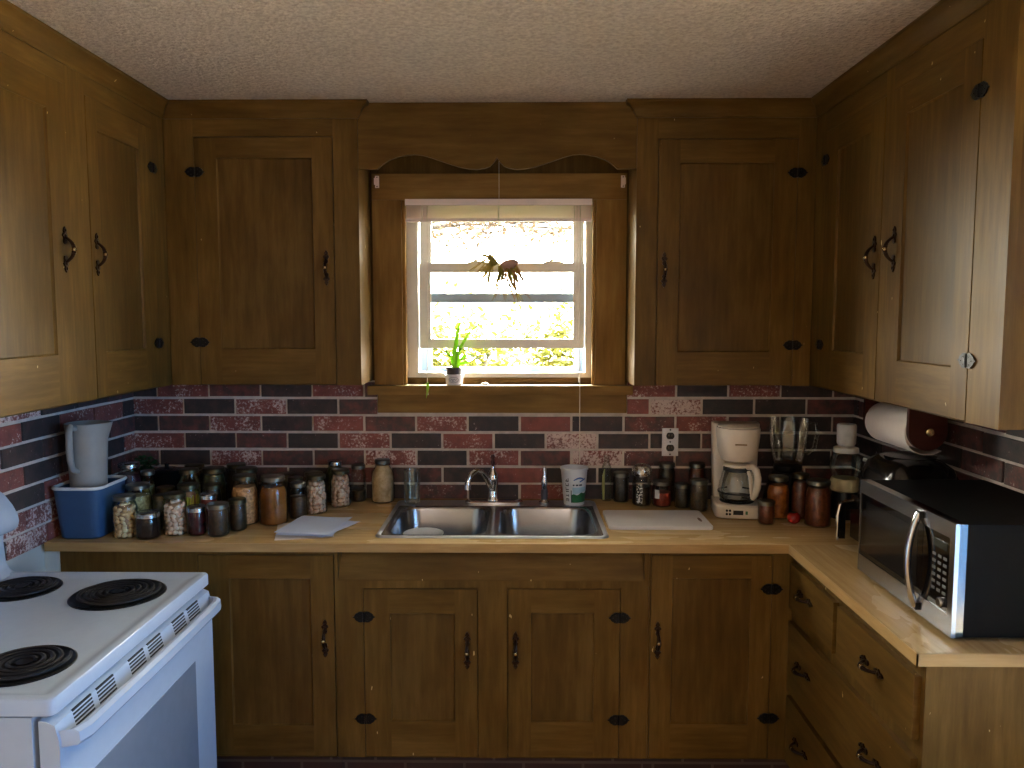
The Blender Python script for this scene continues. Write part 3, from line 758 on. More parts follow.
# cooktop with a soft rolled rim
def rrect(x0, x1, y0, y1, r, z, k=5):
    L = []
    for cx_, cy_, a0 in ((x1-r,y1-r,0),(x0+r,y1-r,PI/2),(x0+r,y0+r,PI),(x1-r,y0+r,1.5*PI)):
        for i in range(k+1):
            a = a0 + PI/2*i/k; L.append((cx_+r*math.cos(a), cy_+r*math.sin(a), z))
    return L
mb = MB()
x0, x1 = -1.658, XSF
def off(d, z, r): return rrect(x0+d, x1-d, YS0+d, YS1-d, max(r-d*.3,.004), z)
mb.loft([off(.004,.876,.016), off(0,.880,.016), off(0,.908,.016), off(.003,.9125,.016), off(.010,.914,.016), off(.022,.9135,.016), off(.034,.9075,.018), off(.05,.906,.02)], M_ENAMEL, None, True, True)
mb.build('cooktop', t)
def burner(x, y, R, turns):
    mb = MB()
    mb.lathe([(R*1.07,.9062),(R*1.07,.9085),(R*1.03,.9105),(R*.99,.909),(R*.95,.9068),(0,.9066)], M_DRIP, T(x,y,0), 40)
    b = mb.build('burner', t)
    mb = MB(); pts = []; n = int(turns*28)
    for i in range(n+1):
        a = 2*PI*turns*i/n; r = .022 + (R*.92-.022)*i/n
        pts.append((x + r*math.cos(a+.6), y + r*math.sin(a+.6), .9150))
    mb.tube(pts, .0052, M_COIL, None, 6, flat=.8); mb.build('coil', b)
    mb = MB(); mb.lathe([(0,.910),(.016,.910),(.017,.916),(0,.917)], M_DRIP, T(x,y,0), 16)
    for a in (.3, 2.4, 4.5): mb.box(.015, R*.9, -.002, .002, .907, .9098, M_DRIP, M=T(x,y,0) @ RZ(a))
    mb.build('support', b)
burner(-1.178, -1.128, .114, 5); burner(-1.468, -1.090, .094, 4); burner(-1.158, -1.570, .096, 4); burner(-1.46, -1.51, .107, 5)
# backguard, seen from its end
mb = MB()
prof = [(-1.658,.9085),(-1.568,.9085),(-1.585,.922),(-1.595,.945),(-1.599,1.0),(-1.598,1.028),(-1.570,1.036),(-1.554,1.048),(-1.549,1.066),(-1.552,1.086),(-1.566,1.114),(-1.590,1.146),(-1.612,1.162),(-1.658,1.166)]
L0 = [(x, YS1-.006, z) for x, z in prof]; L1 = [(x, YS0+.006, z) for x, z in prof]
mb.loft([L0, L1], M_ENAMEL, None, True, True); g = mb.build('backguard', t)
for y in (-1.08, -1.18, -1.51, -1.61):
    mb = MB(); mb.lathe([(.020,0),(.020,.012),(.014,.024),(0,.025)], M_BLACKPL, T(-1.5605,y,1.1) @ RY(1.02), 18); mb.build('knob', g)
# oven door, window, vents, handle
mb = MB()
dp = [(-1.030,.866),(-1.018,.866),(-.998,.857),(-.990,.824),(-.990,.262),(-.996,.255),(-1.030,.255)]
mb.loft([[(x, YS1-.006, z) for x, z in dp], [(x, YS0+.006, z) for x, z in dp]], M_ENAMEL, None, True, True)
dr = mb.build('oven_door', t)
M_OVENGL = plain('grey oven glass', S(120,128,140), .12, var=.03)
mb = MB(); mb.box(-1.62, -1.09, -.991, -.9885, .33, .70, M_OVENGL, bev=.001, M=Matrix(((0,1,0,0),(1,0,0,0),(0,0,1,0),(0,0,0,1)))); mb.build('window', dr)
for cyy in (-1.635, -1.543, -1.402, -1.310, -1.170, -1.078):
    mb = MB()
    for i in range(5):
        z = .826 + i*.0076; f = (z-.824)/.033; xx = -.990 - .008*f
        mb.box(xx-.003, xx+.0006, cyy-.036, cyy+.036, z-.0021, z+.0021, M_SLOT)
    mb.build('vent', dr)
mb = MB()
hp = []
for yy, xo in ((YS0+.012, -.992), (YS0+.020, -.966), (YS0+.05, -.956), (-1.346, -.953), (YS1-.05, -.956), (YS1-.020, -.966), (YS1-.012, -.992)):
    hp.append([(xo-.010, yy, .812), (xo+.004, yy, .810), (xo+.010, yy, .818), (xo+.008, yy, .838), (xo-.002, yy, .844), (xo-.012, yy, .842)])
mb.loft(hp, M_ENAMEL, None, True, True); mb.build('handle', dr)
mb = MB(); mb.box(-1.034, -.996, YS0+.006, YS1-.006, .06, .248, M_ENAMEL, bev=.006); mb.build('storage_drawer', t)

# ---------------------------------------------------------------- sink
t = thing('kitchen_sink', 'double-bowl stainless steel sink set into the counter under the window', 'sink', (-.175, -.34, ZC))
mb = MB()
ox0, ox1, oy0, oy1 = -.575, .225, -.602, -.062
# outer rolled rim sits on the worktop
zt = ZC + .006
mb.loft([rrect(ox0,ox1,oy0,oy1,.03,ZC+.0006), rrect(ox0+.003,ox1-.003,oy0+.003,oy1-.003,.03,zt), rrect(ox0+.012,ox1-.012,oy0+.012,oy1-.012,.026,zt+.001), rrect(ox0+.018,ox1-.018,oy0+.018,oy1-.018,.022,zt-.002)], M_SATIN)
ix0, ix1, iy0, iy1 = ox0+.018, ox1-.018, oy0+.018, oy1-.018
xm = (ix0+ix1)/2; yb = -.165
zd = zt-.002
def deck_cell(x0, x1, y0, y1, b):    # a flat deck cell with a rounded bowl pressed into it
    lp = rrect(*b[:4], b[4], zd)
    def onrect(p):
        cx_, cy_ = (b[0]+b[1])/2, (b[2]+b[3])/2
        dx, dy = p[0]-cx_, p[1]-cy_
        s_ = min(((x1 if dx > 0 else x0)-cx_)/dx if abs(dx) > 1e-6 else 9e9, ((y1 if dy > 0 else y0)-cy_)/dy if abs(dy) > 1e-6 else 9e9)
        return (cx_+dx*s_, cy_+dy*s_, zd)
    outer = [onrect(p) for p in lp]
    # snap the points nearest each corner onto it
    for c_ in ((x0,y0),(x0,y1),(x1,y0),(x1,y1)):
        k = min(range(len(outer)), key=lambda i: (outer[i][0]-c_[0])**2 + (outer[i][1]-c_[1])**2); outer[k] = (c_[0], c_[1], zd)
    d = .006
    rings = [outer, lp]
    for dd, z in ((.004,zd-.003),(.007,zd-.010),(.016,zd-.12),(.024,zd-.150),(.045,zd-.166),(.08,zd-.170)):
        rings.append(rrect(b[0]+dd, b[1]-dd, b[2]+dd, b[3]-dd, max(b[4]-dd*.2,.02), z))
    mb.loft(rings, M_STEEL, None, False, True)
LB = (ix0+.018, xm-.016, iy0+.014, yb, .07); RB = (xm+.016, ix1-.018, iy0+.014, yb, .07)
deck_cell(ix0, xm, iy0, yb+.012, LB); deck_cell(xm, ix1, iy0, yb+.012, RB)
mb.loft([[(ix0,yb+.012,zd),(ix1,yb+.012,zd)],[(ix0,iy1,zd),(ix1,iy1,zd)]], M_SATIN, closed=False)
mb.build('basin', t, smooth=50)
for b in (LB, RB):
    mb = MB(); cxx, cyy = (b[0]+b[1])/2, (b[2]+b[3])/2
    mb.lathe([(0,zd-.1692),(.02,zd-.1692),(.034,zd-.168),(.040,zd-.1665),(.043,zd-.1695)], M_CHROME, T(cxx,cyy,0), 24); mb.build('drain', t)
# dishes in the left bowl
M_PLATE = plain('pale stoneware', S(206,210,214), .2, var=.03)
PX, PY = -.425, -.455
mb = MB(); mb.lathe([(0,0),(.04,0),(.044,.003),(.060,.010),(.072,.015),(.072,.017),(.060,.013),(.043,.006),(0,.004)], M_PLATE, T(PX,PY,zd-.170+.1275), 32)
tag(mb.build('dinner_plate', origin=(PX,PY,.875)), 'small pale plate lying on the blue bowl in the left bowl of the sink', 'plate')
mb = MB(); G = T(PX,PY,zd-.1697)
mb.lathe([(0,0),(.04,0),(.058,.03),(.066,.08),(.068,.127),(.066,.127),(.063,.08),(.055,.031),(.038,.004),(0,.004)], plain('blue glazed bowl', S(70,110,150), .2), G, 32)
tag(mb.build('bowl', origin=(PX,PY,.75)), 'deep blue bowl under the small plate in the left bowl of the sink', 'bowl')

# faucet
t = thing('kitchen_faucet', 'chrome gooseneck faucet with a dark lever knob behind the sink divider', 'faucet', (-.19, -.10, zd))
YF = -.105
mb = MB(); mb.loft([rrect(-.300,-.068,YF-.026,YF+.026,.024,zd+.0003), rrect(-.300,-.068,YF-.026,YF+.026,.024,zd+.008), rrect(-.294,-.074,YF-.02,YF+.02,.019,zd+.012)], M_CHROME, None, True, True); mb.build('deck_plate', t)
mb = MB(); mb.lathe([(.026,.012),(.026,.016),(.021,.022),(.0195,.06),(.022,.09),(.0235,.105),(.020,.120),(.010,.135),(.0075,.150),(0,.150)], M_CHROME, T(-.188,YF,zd), 20); mb.build('body', t)
mb = MB(); pts = []
ctr = [(-.186,YF,.955-.914+.0),(-.199,YF-.012,.985-.914),(-.214,YF-.03,1.025-.914),(-.231,YF-.052,1.050-.914),(-.250,YF-.078,1.060-.914),(-.269,YF-.100,1.050-.914),(-.280,YF-.112,1.030-.914),(-.282,YF-.114,1.010-.914)]
mb.tube([(a,b,zd+c) for a,b,c in ctr], [.011,.0115,.0115,.0115,.0115,.0115,.0115,.0115], M_CHROME, None, 12)
mb.tube([(-.282,YF-.114,zd+.098),(-.2825,YF-.1145,zd+.080)], .0145, M_CHROME, None, 12); mb.build('spout', t)
M_KNOB = plain('dark wood and red lever knob', S(70,22,20), .3)
mb = MB(); mb.lathe([(.005,.150),(.007,.156),(.0085,.166),(.005,.174),(.006,.180),(.0085,.188),(.006,.196),(0,.199)], M_KNOB, T(-.188,YF,zd), 14); mb.build('lever_knob', t, label='dark red turned lever knob')
t = thing('sink_sprayer', 'slim chrome and grey side sprayer standing between the faucet and the white tub', 'sprayer', (.018, -.105, zd))
mb = MB(); mb.lathe([(0,.0004),(.022,.0004),(.022,.006),(.014,.012),(.013,.016),(0,.016)], M_CHROME, T(.018,YF,zd), 18); mb.build('base', t)
mb = MB(); mb.lathe([(.0125,.0165),(.0135,.03),(.013,.055),(.011,.057)], plain('grey plastic grip', S(90,90,98), .4), T(.018,YF,zd), 16); mb.build('grip', t)
mb = MB(); mb.lathe([(.011,.0575),(.0125,.064),(.013,.09),(.010,.108),(.006,.118),(.0055,.145),(0,.147)], M_CHROME, T(.018,YF,zd), 16); mb.build('spray_head', t)

# ---------------------------------------------------------------- microwave
t = thing('microwave_oven', 'black and stainless microwave on the right-hand counter', 'microwave', (1.09, -1.197, ZC))
MX0, MX1, MY0, MY1, MZ0, MZ1 = .912, 1.265, -1.448, -.945, .926, 1.192
M_MWBODY = plain('black painted steel', S(13,13,13), .6, .0, spec=.06, var=.1)
mb = MB(); mb.box(MX0+.028, MX1, MY0+.002, MY1-.002, MZ0, MZ1-.001, M_MWBODY, bev=.006); mb.build('case', t)
for x in (.97, 1.22):
    for y in (-1.40, -1.0):
        mb = MB(); mb.lathe([(0,0),(.014,0),(.015,.012),(0,.0125)], M_BLACKPL, T(x,y,ZC+.0003), 14); mb.build('foot', t)
FM = F_right(MX0+.028)     # u = Y, n towards the room
mb = MB()
mb.grid_plate((MY0, MY1, MZ0, MZ1), [(MY0+.022, MY1-.006, MZ0+.048, MZ1-.038)], .018, .028, M_STEEL, M=FM, bev=.003)
mb.build('bezel', t, label='brushed stainless front frame')
mb = MB(); mb.grid_plate((MY0+.0005, MY1-.0005, MZ0+.0005, MZ1-.0005), [(MY0+.022, MY1-.006, MZ0+.048, MZ1-.038)], .0005, .0178, plain('dark mirror trim', S(97,97,99), .12, 1.0, var=.02), M=FM); mb.build('bezel_trim', t)
mb = MB(); mb.box(MY0+.146, MY1-.007, .002, .0262, MZ0+.0485, MZ1-.0385, M_BLKGLASS, bev=.001, M=FM); dr = mb.build('door_glass', t)
mb = MB(); mb.box(MY0+.17, MY1-.04, .0263, .0267, MZ0+.065, MZ1-.055, plain('perforated door screen', S(22,24,26), .12), M=FM); mb.build('screen', dr)
mb = MB(); mb.box(MY0+.0225, MY0+.145, .002, .0258, MZ0+.0485, MZ1-.0385, M_BLKGLASS, bev=.001, M=FM); pn = mb.build('control_panel', t)
M_BTN = plain('grey keypad print', S(84,82,80), .5)
mb = MB(); mb.box(MY0+.035, MY0+.10, .0260, .0264, MZ1-.075, MZ1-.055, plain('dim display', S(40,46,44), .15), M=FM); mb.build('display', pn)
for r_ in range(6):
    for c_ in range(3):
        mb = MB(); u = MY0+.042+c_*.024; z = MZ1-.094-r_*.0165
        mb.box(u-.0075, u+.0075, .0260, .0266, z-.0035, z+.0035, M_BTN, bev=.0002, M=FM); mb.build('button', pn)
mb = MB(); mb.lathe([(.012,0),(.012,.006),(.010,.009),(0,.009)], M_STEEL, FM @ T(MY0+.05,.0258,MZ0+.066) @ RX(-PI/2), 18); mb.build('start_button', pn)
mb = MB(); pts = []; 
for i in range(15):
    s_ = i/14*2-1; pts.append((MY0+.158, .032+.024*(1-s_*s_), (MZ0+MZ1)/2+.002 + s_*.118))
mb.tube(pts, .0085, M_CHROME, FM, 10, flat=1.0); 
hd = mb.build('handle', dr, label='bowed chrome handle')
mb = MB()
for s_ in (-1, 1): mb.box(MY0+.148, MY0+.168, .0262, .036, (MZ0+MZ1)/2+.002+s_*.116-.009, (MZ0+MZ1)/2+.002+s_*.116+.009, M_BLACKPL, bev=.002, M=FM)
mb.build('bracket', hd)

# ---------------------------------------------------------------- coffee maker
CX, CY, CA = .748, -.232, math.radians(-8)
t = thing('coffee_maker', 'white drip coffee maker with a glass carafe beside the outlet', 'coffee maker', (CX, CY, ZC))
G = T(CX, CY, ZC) @ RZ(CA)
M_CM = plain('cream white plastic', S(226,214,198), .32, var=.03)
def sloop(w, y0, y1, r, z): return rrect(-w, w, y0, y1, r, z)
mb = MB(); mb.loft([sloop(.080,-.105,.10,.03,.001), sloop(.086,-.112,.10,.035,.006), sloop(.086,-.112,.10,.035,.045), sloop(.080,-.105,.095,.033,.052)], M_CM, G, True, True); base = mb.build('base', t)
mb = MB(); mb.lathe([(.062,.0525),(.064,.0545),(.060,.0565),(0,.0565)], M_BLACKPL, G @ T(0,-.03,0), 30); mb.build('hot_plate', t)
mb = MB(); mb.loft([sloop(.082,.035,.10,.02,.0505), sloop(.086,.035,.10,.02,.20), sloop(.090,.03,.10,.02,.335), sloop(.088,.034,.098,.018,.340)], M_CM, G, True, True); mb.build('reservoir', t)
mb = MB(); mb.lathe([(0,.205),(.045,.205),(.060,.212),(.074,.25),(.080,.30),(.081,.328),(.079,.334),(0,.335)], M_CM, G @ T(0,-.025,0), 36); mb.build('filter_basket', t)
mb = MB(); mb.lathe([(0,.3355),(.074,.3355),(.076,.340),(.070,.345),(0,.346)], plain('tan lid', S(206,192,172), .4), G @ T(0,-.025,0), 36); mb.build('lid', t)
mb = MB(); mb.box(-.02, .022, -.1092, -.1062, .2765, .2815, plain('gold nameplate', S(150,120,80), .4), M=G @ T(0,0,0)); mb.build('nameplate', t)
mb = MB(); mb.box(-.022, .014, -.1145, -.1118, .018, .034, M_BLACKPL, bev=.001, M=G); mb.build('clock_display', base)
for i in range(4):
    mb = MB(); mb.lathe([(.0045,0),(.0045,.002),(0,.0025)], M_BLACK, G @ T(-.045+.011*(i%2),-.1125,.020+.013*(i//2)) @ RX(PI/2), 10); mb.build('button', base)
mb = MB(); mb.box(.022,.030,-.1145,-.1118,.020,.032, plain('green button', S(70,120,80), .4), bev=.001, M=G); mb.build('button', base)
# carafe
k = thing('coffee_carafe', 'empty glass carafe with a white handle on the coffee maker hot plate', 'carafe', tuple(G @ Vector((0,-.03,.057))))
GC = G @ T(0,-.03,.0572)
mb = MB(); mb.lathe([(0,.0),(.055,.0),(.066,.008),(.070,.03),(.066,.07),(.056,.105),(.050,.118),(.050,.128)], M_GLASS, GC, 36); mb.build('glass', k)
mb = MB(); mb.lathe([(.0705,.030),(.0712,.030),(.0712,.036),(.0705,.036)], M_BLACKPL, GC, 36); mb.build('band', k); mb = MB(); mb.lathe([(.0508,.112),(.0535,.114),(.0525,.124),(.0508,.126)], M_BLACKPL, GC, 36); mb.build('collar', k)
mb = MB(); mb.lathe([(0,.002),(.05,.002),(.062,.009),(.0645,.013),(0,.013)], plain('old coffee', S(40,24,14), .1), GC, 30); mb.build('coffee', k)
mb = MB(); mb.lathe([(.049,.1285),(.052,.131),(.049,.138),(.02,.143),(0,.144)], M_CM, GC, 30); mb.build('lid', k)
mb = MB(); D = Vector((.62,-.78,0)).normalized()
hp = [(.050,.132),(.075,.137),(.094,.126),(.102,.10),(.100,.065),(.090,.035),(.078,.018)]
mb.tube([tuple(D*r + Vector((0,0,z))) for r, z in hp], [.010,.012,.0125,.013,.013,.012,.009], M_CM, GC, 10); mb.tube([tuple(D*r + Vector((0,0,z))) for r, z in ((.0545,.118),(.064,.10),(.070,.06),(.074,.03),(.079,.018))], [.007]*5, M_CM, GC, 8); mb.build('handle', k)

# ---------------------------------------------------------------- blender behind the jars
t = thing('blender', 'blender with a ribbed clear glass jug in the back right corner', 'blender', (.972, -.15, ZC))
G = T(.972,-.15,ZC)
mb = MB(); mb.loft([rrect(-.075,.075,-.075,.075,.02,.001), rrect(-.078,.078,-.078,.078,.022,.02), rrect(-.062,.062,-.062,.062,.03,.12), rrect(-.05,.05,-.05,.05,.03,.145)], M_BLACKPL, G, True, True); mb.build('motor_base', t)
mb = MB(); mb.lathe([(.052,.1455),(.054,.150),(.054,.170),(.048,.175),(0,.176)], M_BLACKPL, G, 24); mb.build('collar', t)
mb = MB(); seg = 32
prof = [(.044,.1765),(.052,.182),(.060,.21),(.070,.28),(.074,.33),(.074,.352)]
L = []
for r, z in prof: L.append([((r*(1+.05*math.cos(8*2*PI*i/seg) if z < .33 else r))*math.cos(2*PI*i/seg), (r*(1+.05*math.cos(8*2*PI*i/seg)) if z < .33 else r)*math.sin(2*PI*i/seg), z) for i in range(seg)])
L = [[((r*(1+(.05*math.cos(16*PI*i/seg) if z < .33 else 0)))*math.cos(2*PI*i/seg), (r*(1+(.05*math.cos(16*PI*i/seg) if z < .33 else 0)))*math.sin(2*PI*i/seg), z) for i in range(seg)] for r, z in prof]
mb.loft(L, M_GLASS, G, True, False); jug = mb.build('jug', t)
mb = MB(); mb.tube([(.072,-.01,.335),(.098,-.02,.335),(.104,-.024,.30),(.094,-.02,.24),(.068,-.01,.215)], [.007]*5, M_GLASS, G, 8); mb.build('handle', jug)

# ---------------------------------------------------------------- food chopper
CHX, CHY = 1.135, -.30
t = thing('food_chopper', 'small food chopper with a clear bowl and tall white cap, left of the paper towel', 'food chopper', (CHX, CHY, ZC))
G = T(CHX,CHY,ZC)
mb = MB(); mb.lathe([(0,.001),(.052,.001),(.054,.01),(.050,.07),(.046,.10),(0,.101)], M_BLACKPL, G, 28); mb.build('motor_base', t)
mb = MB(); mb.lathe([(.046,.1015),(.052,.106),(.054,.135),(.048,.150),(0,.151)], plain('cream collar', S(206,192,150), .4), G, 28); mb.build('collar', t)
mb = MB(); mb.lathe([(.040,.1515),(.050,.165),(.056,.195),(.053,.225),(.042,.243),(.038,.246)], M_JARGLASS, G, 30); mb.build('bowl', t)
mb = MB(); mb.lathe([(.044,.2465),(.046,.252),(.044,.264),(.030,.268),(0,.269)], M_WHITEPL, G, 28); mb.build('lid', t)
mb = MB(); mb.lathe([(.028,.2695),(.030,.275),(.0335,.280),(.035,.345),(.032,.352),(0,.353)], plain('grey-white cap', S(206,202,196), .4), G, 28); mb.build('cap', t)
mb = MB(); mb.tube([(.052,-.03,.225),(.066,-.042,.222),(.070,-.048,.20),(.068,-.046,.165),(.054,-.034,.14)], [.007,.008,.008,.007,.006], M_WHITEPL, G, 8); mb.build('handle', t)

# ---------------------------------------------------------------- air fryer behind the microwave
t = thing('air_fryer', 'glossy black air fryer with a chrome-edged handle, half hidden behind the microwave', 'air fryer', (1.145, -.745, ZC))
G = T(1.15,-.745,ZC)
M_GLBLK = plain('glossy black shell', S(14,14,15), .16, var=.1)
def fl(a, b, z): return [(a*math.copysign(abs(math.cos(q))**.55, math.cos(q)), b*math.copysign(abs(math.sin(q))**.55, math.sin(q)), z) for q in [2*PI*i/40 for i in range(40)]]
mb = MB(); mb.loft([fl(.10,.125,.001), fl(.112,.142,.012), fl(.120,.152,.08), fl(.122,.155,.18), fl(.116,.148,.245), fl(.10,.13,.285), fl(.07,.10,.308), fl(.03,.05,.315)], M_GLBLK, G, True, True); mb.build('shell', t)
mb = MB(); mb.lathe([(.075,.3105),(.078,.313),(.05,.3185),(.02,.320),(0,.320)], plain('grey top ring', S(84,84,88), .25, .6), G, 30); mb.build('top_ring', t)
mb = MB(); mb.box(-.130,-.1205,-.105,.115,.02,.165, M_GLBLK, bev=.004, M=G); bk = mb.build('basket', t)
mb = MB(); mb.box(-.176,-.131,.085,.108,.118,.140, M_GLBLK, bev=.004, M=G); mb.box(-.178,-.158,.085,.108,.02,.118, M_GLBLK, bev=.004, M=G); hd = mb.build('handle', bk)
mb = MB(); mb.tube([(-.1835,.088,.015),(-.1835,.088,.10),(-.178,.088,.132),(-.160,.088,.1455),(-.134,.088,.1465)], [.0055]*5, M_CHROME, G, 8); mb.build('chrome_edge', hd)

# ---------------------------------------------------------------- paper towel
t = thing('paper_towel_holder', 'dark red wooden paper towel holder fixed under the right wall cabinet', 'towel holder', (1.145, -.695, ZU))
M_RWOOD = wood('dark red wood', S(44,16,12), S(56,21,16), S(68,28,20), 'h', rough=.4)
TX, TZ, TY0, TY1 = 1.147, 1.318, -.835, -.56
for y in (TY0-.020, TY1+.005):
    mb = MB(); c_ = []
    for i in range(25):
        a = PI + PI*i/24; c_.append((TX + .058*math.cos(a), TZ + .058*math.sin(a)))
    c_ += [(TX+.058, ZU-.0025), (TX-.058, ZU-.0025)]
    mb.prism(c_, 0, .015, M_RWOOD, Matrix(((1,0,0,0),(0,1,0,y),(0,0,1,0),(0,0,0,1))), bev=.003); mb.build('arm', t)
mb = MB(); mb.tube([(TX,TY0-.027,TZ),(TX,TY1+.024,TZ)], .010, M_RWOOD, None, 12); mb.lathe([(0,0),(.013,.0),(.012,.006),(0,.009)], M_BRASS, T(TX,TY0-.0275,TZ) @ RX(PI/2), 16); mb.build('dowel', t)
mb = MB(); pts = []
for i in range(61):      # a wound roll whose last turn hangs loose
    a = 2*PI*i/60*1.18 - .3; r = .0585 + (.012*max(0,(i-44)/16)**1.5 if i > 44 else 0)
    pts.append((r*math.sin(a), -r*math.cos(a)))
ring = [(TX - p[0]*1.0, p[1] + TZ) for p in pts]
M_TOWEL = plain('paper towel', S(226,214,206), .9, var=.03, bump=.2, bscale=250)
mb.lathe([(.0105,TY0),(.0575,TY0),(.058,TY0+.001),(.058,TY1-.001),(.0575,TY1),(.0105,TY1)], M_TOWEL, T(TX,0,TZ) @ Matrix(((1,0,0,0),(0,0,1,0),(0,1,0,0),(0,0,0,1))), 48)
sh = []
for i in range(22):
    a = -PI*.62 + i/21*PI*.62; r = .0592 + .016*(i/21)**1.6
    sh.append((TX + r*math.sin(a), TZ - r*math.cos(a)))
sh += [(TX+.03, TZ-.074), (TX+.055, TZ-.062)]
outer = sh; inner = [(x - (x-TX)*.012, z - (z-TZ)*.012) for x, z in sh]
poly = outer + inner[::-1]
mb.loft([[(x, TY0+.001, z) for x, z in poly], [(x, TY1-.001, z) for x, z in poly]], M_TOWEL, None, True, True)
tag(mb.build('paper_towel_roll', origin=(TX,-.69,TZ)), 'white paper towel roll hanging in the dark red holder above the microwave', 'paper towel')

# scroll hook on the cabinet end
mb = MB()
for zc, r in ((1.665,.022),(1.622,.018)):
    mb.lathe([(0,-.012),(r*.7,-.012),(r,-.006),(r,.004),(r*.6,.012),(0,.013)], plain('dark turned wood', S(64,38,22), .4), T(1.082,-1.434,zc) @ RX(PI/2), 20)
mb.box(1.074,1.090,-1.432,-1.4215,1.60,1.69, plain('dark wood back', S(58,36,22), .5), bev=.002)
tag(mb.build('wall_hook', origin=(1.082,-1.43,1.64)), 'dark turned wooden hook on the end of the right wall cabinet', 'hook')

# outlet
t = thing('wall_outlet', 'steel double wall outlet on the brick beside the coffee maker', 'outlet', (.535, -.013, 1.152))
mb = MB(); mb.box(.502,.568,.0135,.018,1.095,1.209, plain('brushed steel plate', S(206,204,206), .4, .7, var=.15, vscale=400), bev=.002, M=FW); mb.build('plate', t)
for z in (1.178, 1.128):
    mb = MB()
    L_ = [(.535 + (.0165 if abs(math.cos(a)) < .8 else .0165)*math.cos(a), z + min(.0135, max(-.0135, .0165*math.sin(a)))) for a in [2*PI*i/24 for i in range(24)]]
    mb.prism(L_, .0182, .0205, M_BLACKPL, FW, bev=.0006); so = mb.build('socket', t)
    mb = MB()
    for dx in (-.006, .006): mb.box(.535+dx-.0012, .535+dx+.0012, .0204, .0209, z-.002, z+.007, M_STEEL, M=FW)
    mb.build('slot', so)
for z in (1.2025, 1.153, 1.1015):
    mb = MB(); mb.lathe([(0,0),(.0035,0),(.003,.0015),(0,.002)], M_BLACK, FW @ T(.535,.018,z) @ RX(-PI/2), 10); mb.build('screw', t)
# ---------------------------------------------------------------- canning jars
M_LID = plain('dull silver lid', S(122,118,106), .32, .9, var=.08)
M_LIDD = plain('darkened gold lid', S(96,88,66), .35, .9, var=.1)
M_LIDB = plain('bright silver lid', S(206,208,212), .22, 1.0, var=.05)
def food(name, a, b, scale=60, rough=.35, bump=.5):
    m, nt, out = newmat(name)
    bs = N(nt, 'ShaderNodeBsdfPrincipled', Roughness=rough)
    mp = coords(nt, (1,1,1)); nz = N(nt, 'ShaderNodeTexNoise', Scale=float(scale), Detail=5.0, Roughness=.6); nt.links.new(mp.outputs[0], nz.inputs['Vector'])
    r = ramp(nt, [(.36, a), (.62, b)]); nt.links.new(nz.outputs['Fac'], r.inputs[0]); nt.links.new(r.outputs[0], bs.inputs['Base Color'])
    bp = N(nt, 'ShaderNodeBump', Strength=bump, Distance=.004); nt.links.new(nz.outputs['Fac'], bp.inputs['Height']); nt.links.new(bp.outputs[0], bs.inputs['Normal'])
    nt.links.new(bs.outputs[0], out.inputs[0]); return m
FOOD = {
 'jam': food('dark jam', S(28,17,15), S(53,28,24), 30, .2, .1), 'maroon': food('maroon preserve', S(53,17,21), S(89,28,33), 30, .2, .1),
 'brown': food('brown relish', S(52,36,21), S(86,61,38), 90), 'shred': food('orange-tan shreds', S(172,107,55), S(245,180,113), 85, .4, .9),
 'amber': food('amber broth', S(124,73,28), S(167,104,46), 12, .2, .05), 'kraut': food('greenish cabbage', S(138,129,77), S(223,216,158), 70, .4, .8),
 'berry': food('purple berries', S(44,19,33), S(107,53,68), 90, .3, 1.0), 'pale': food('pale green pickle', S(127,133,84), S(201,203,147), 50),
 'straw': food('straw-coloured applesauce', S(204,162,112), S(236,204,160), 40, .4, .4), 'dark': food('dark preserve', S(37,30,24), S(73,57,42), 50, .3, .3),
 'olive': food('olive relish', S(55,55,33), S(102,98,60), 70), 'orange': food('orange carrots', S(137,67,22), S(194,112,45), 55, .35, 1.0),
 'rust': food('rust-red sauce', S(91,41,24), S(131,67,41), 60), 'red': food('red tomatoes', S(107,31,23), S(155,60,45), 40),
 'core': plain('brine between pieces', S(178,133,98), .3), 'tan': food('tan pieces', S(223,174,120), S(255,228,180), 60, .4), 'pink': food('pinkish pieces', S(234,178,147), S(255,232,207), 60, .4),
 'bean': food('wax beans', S(204,196,58), S(240,232,110), 40), 'beanb': plain('bean brine', S(107,102,44), .25),
}
CACHE = {}
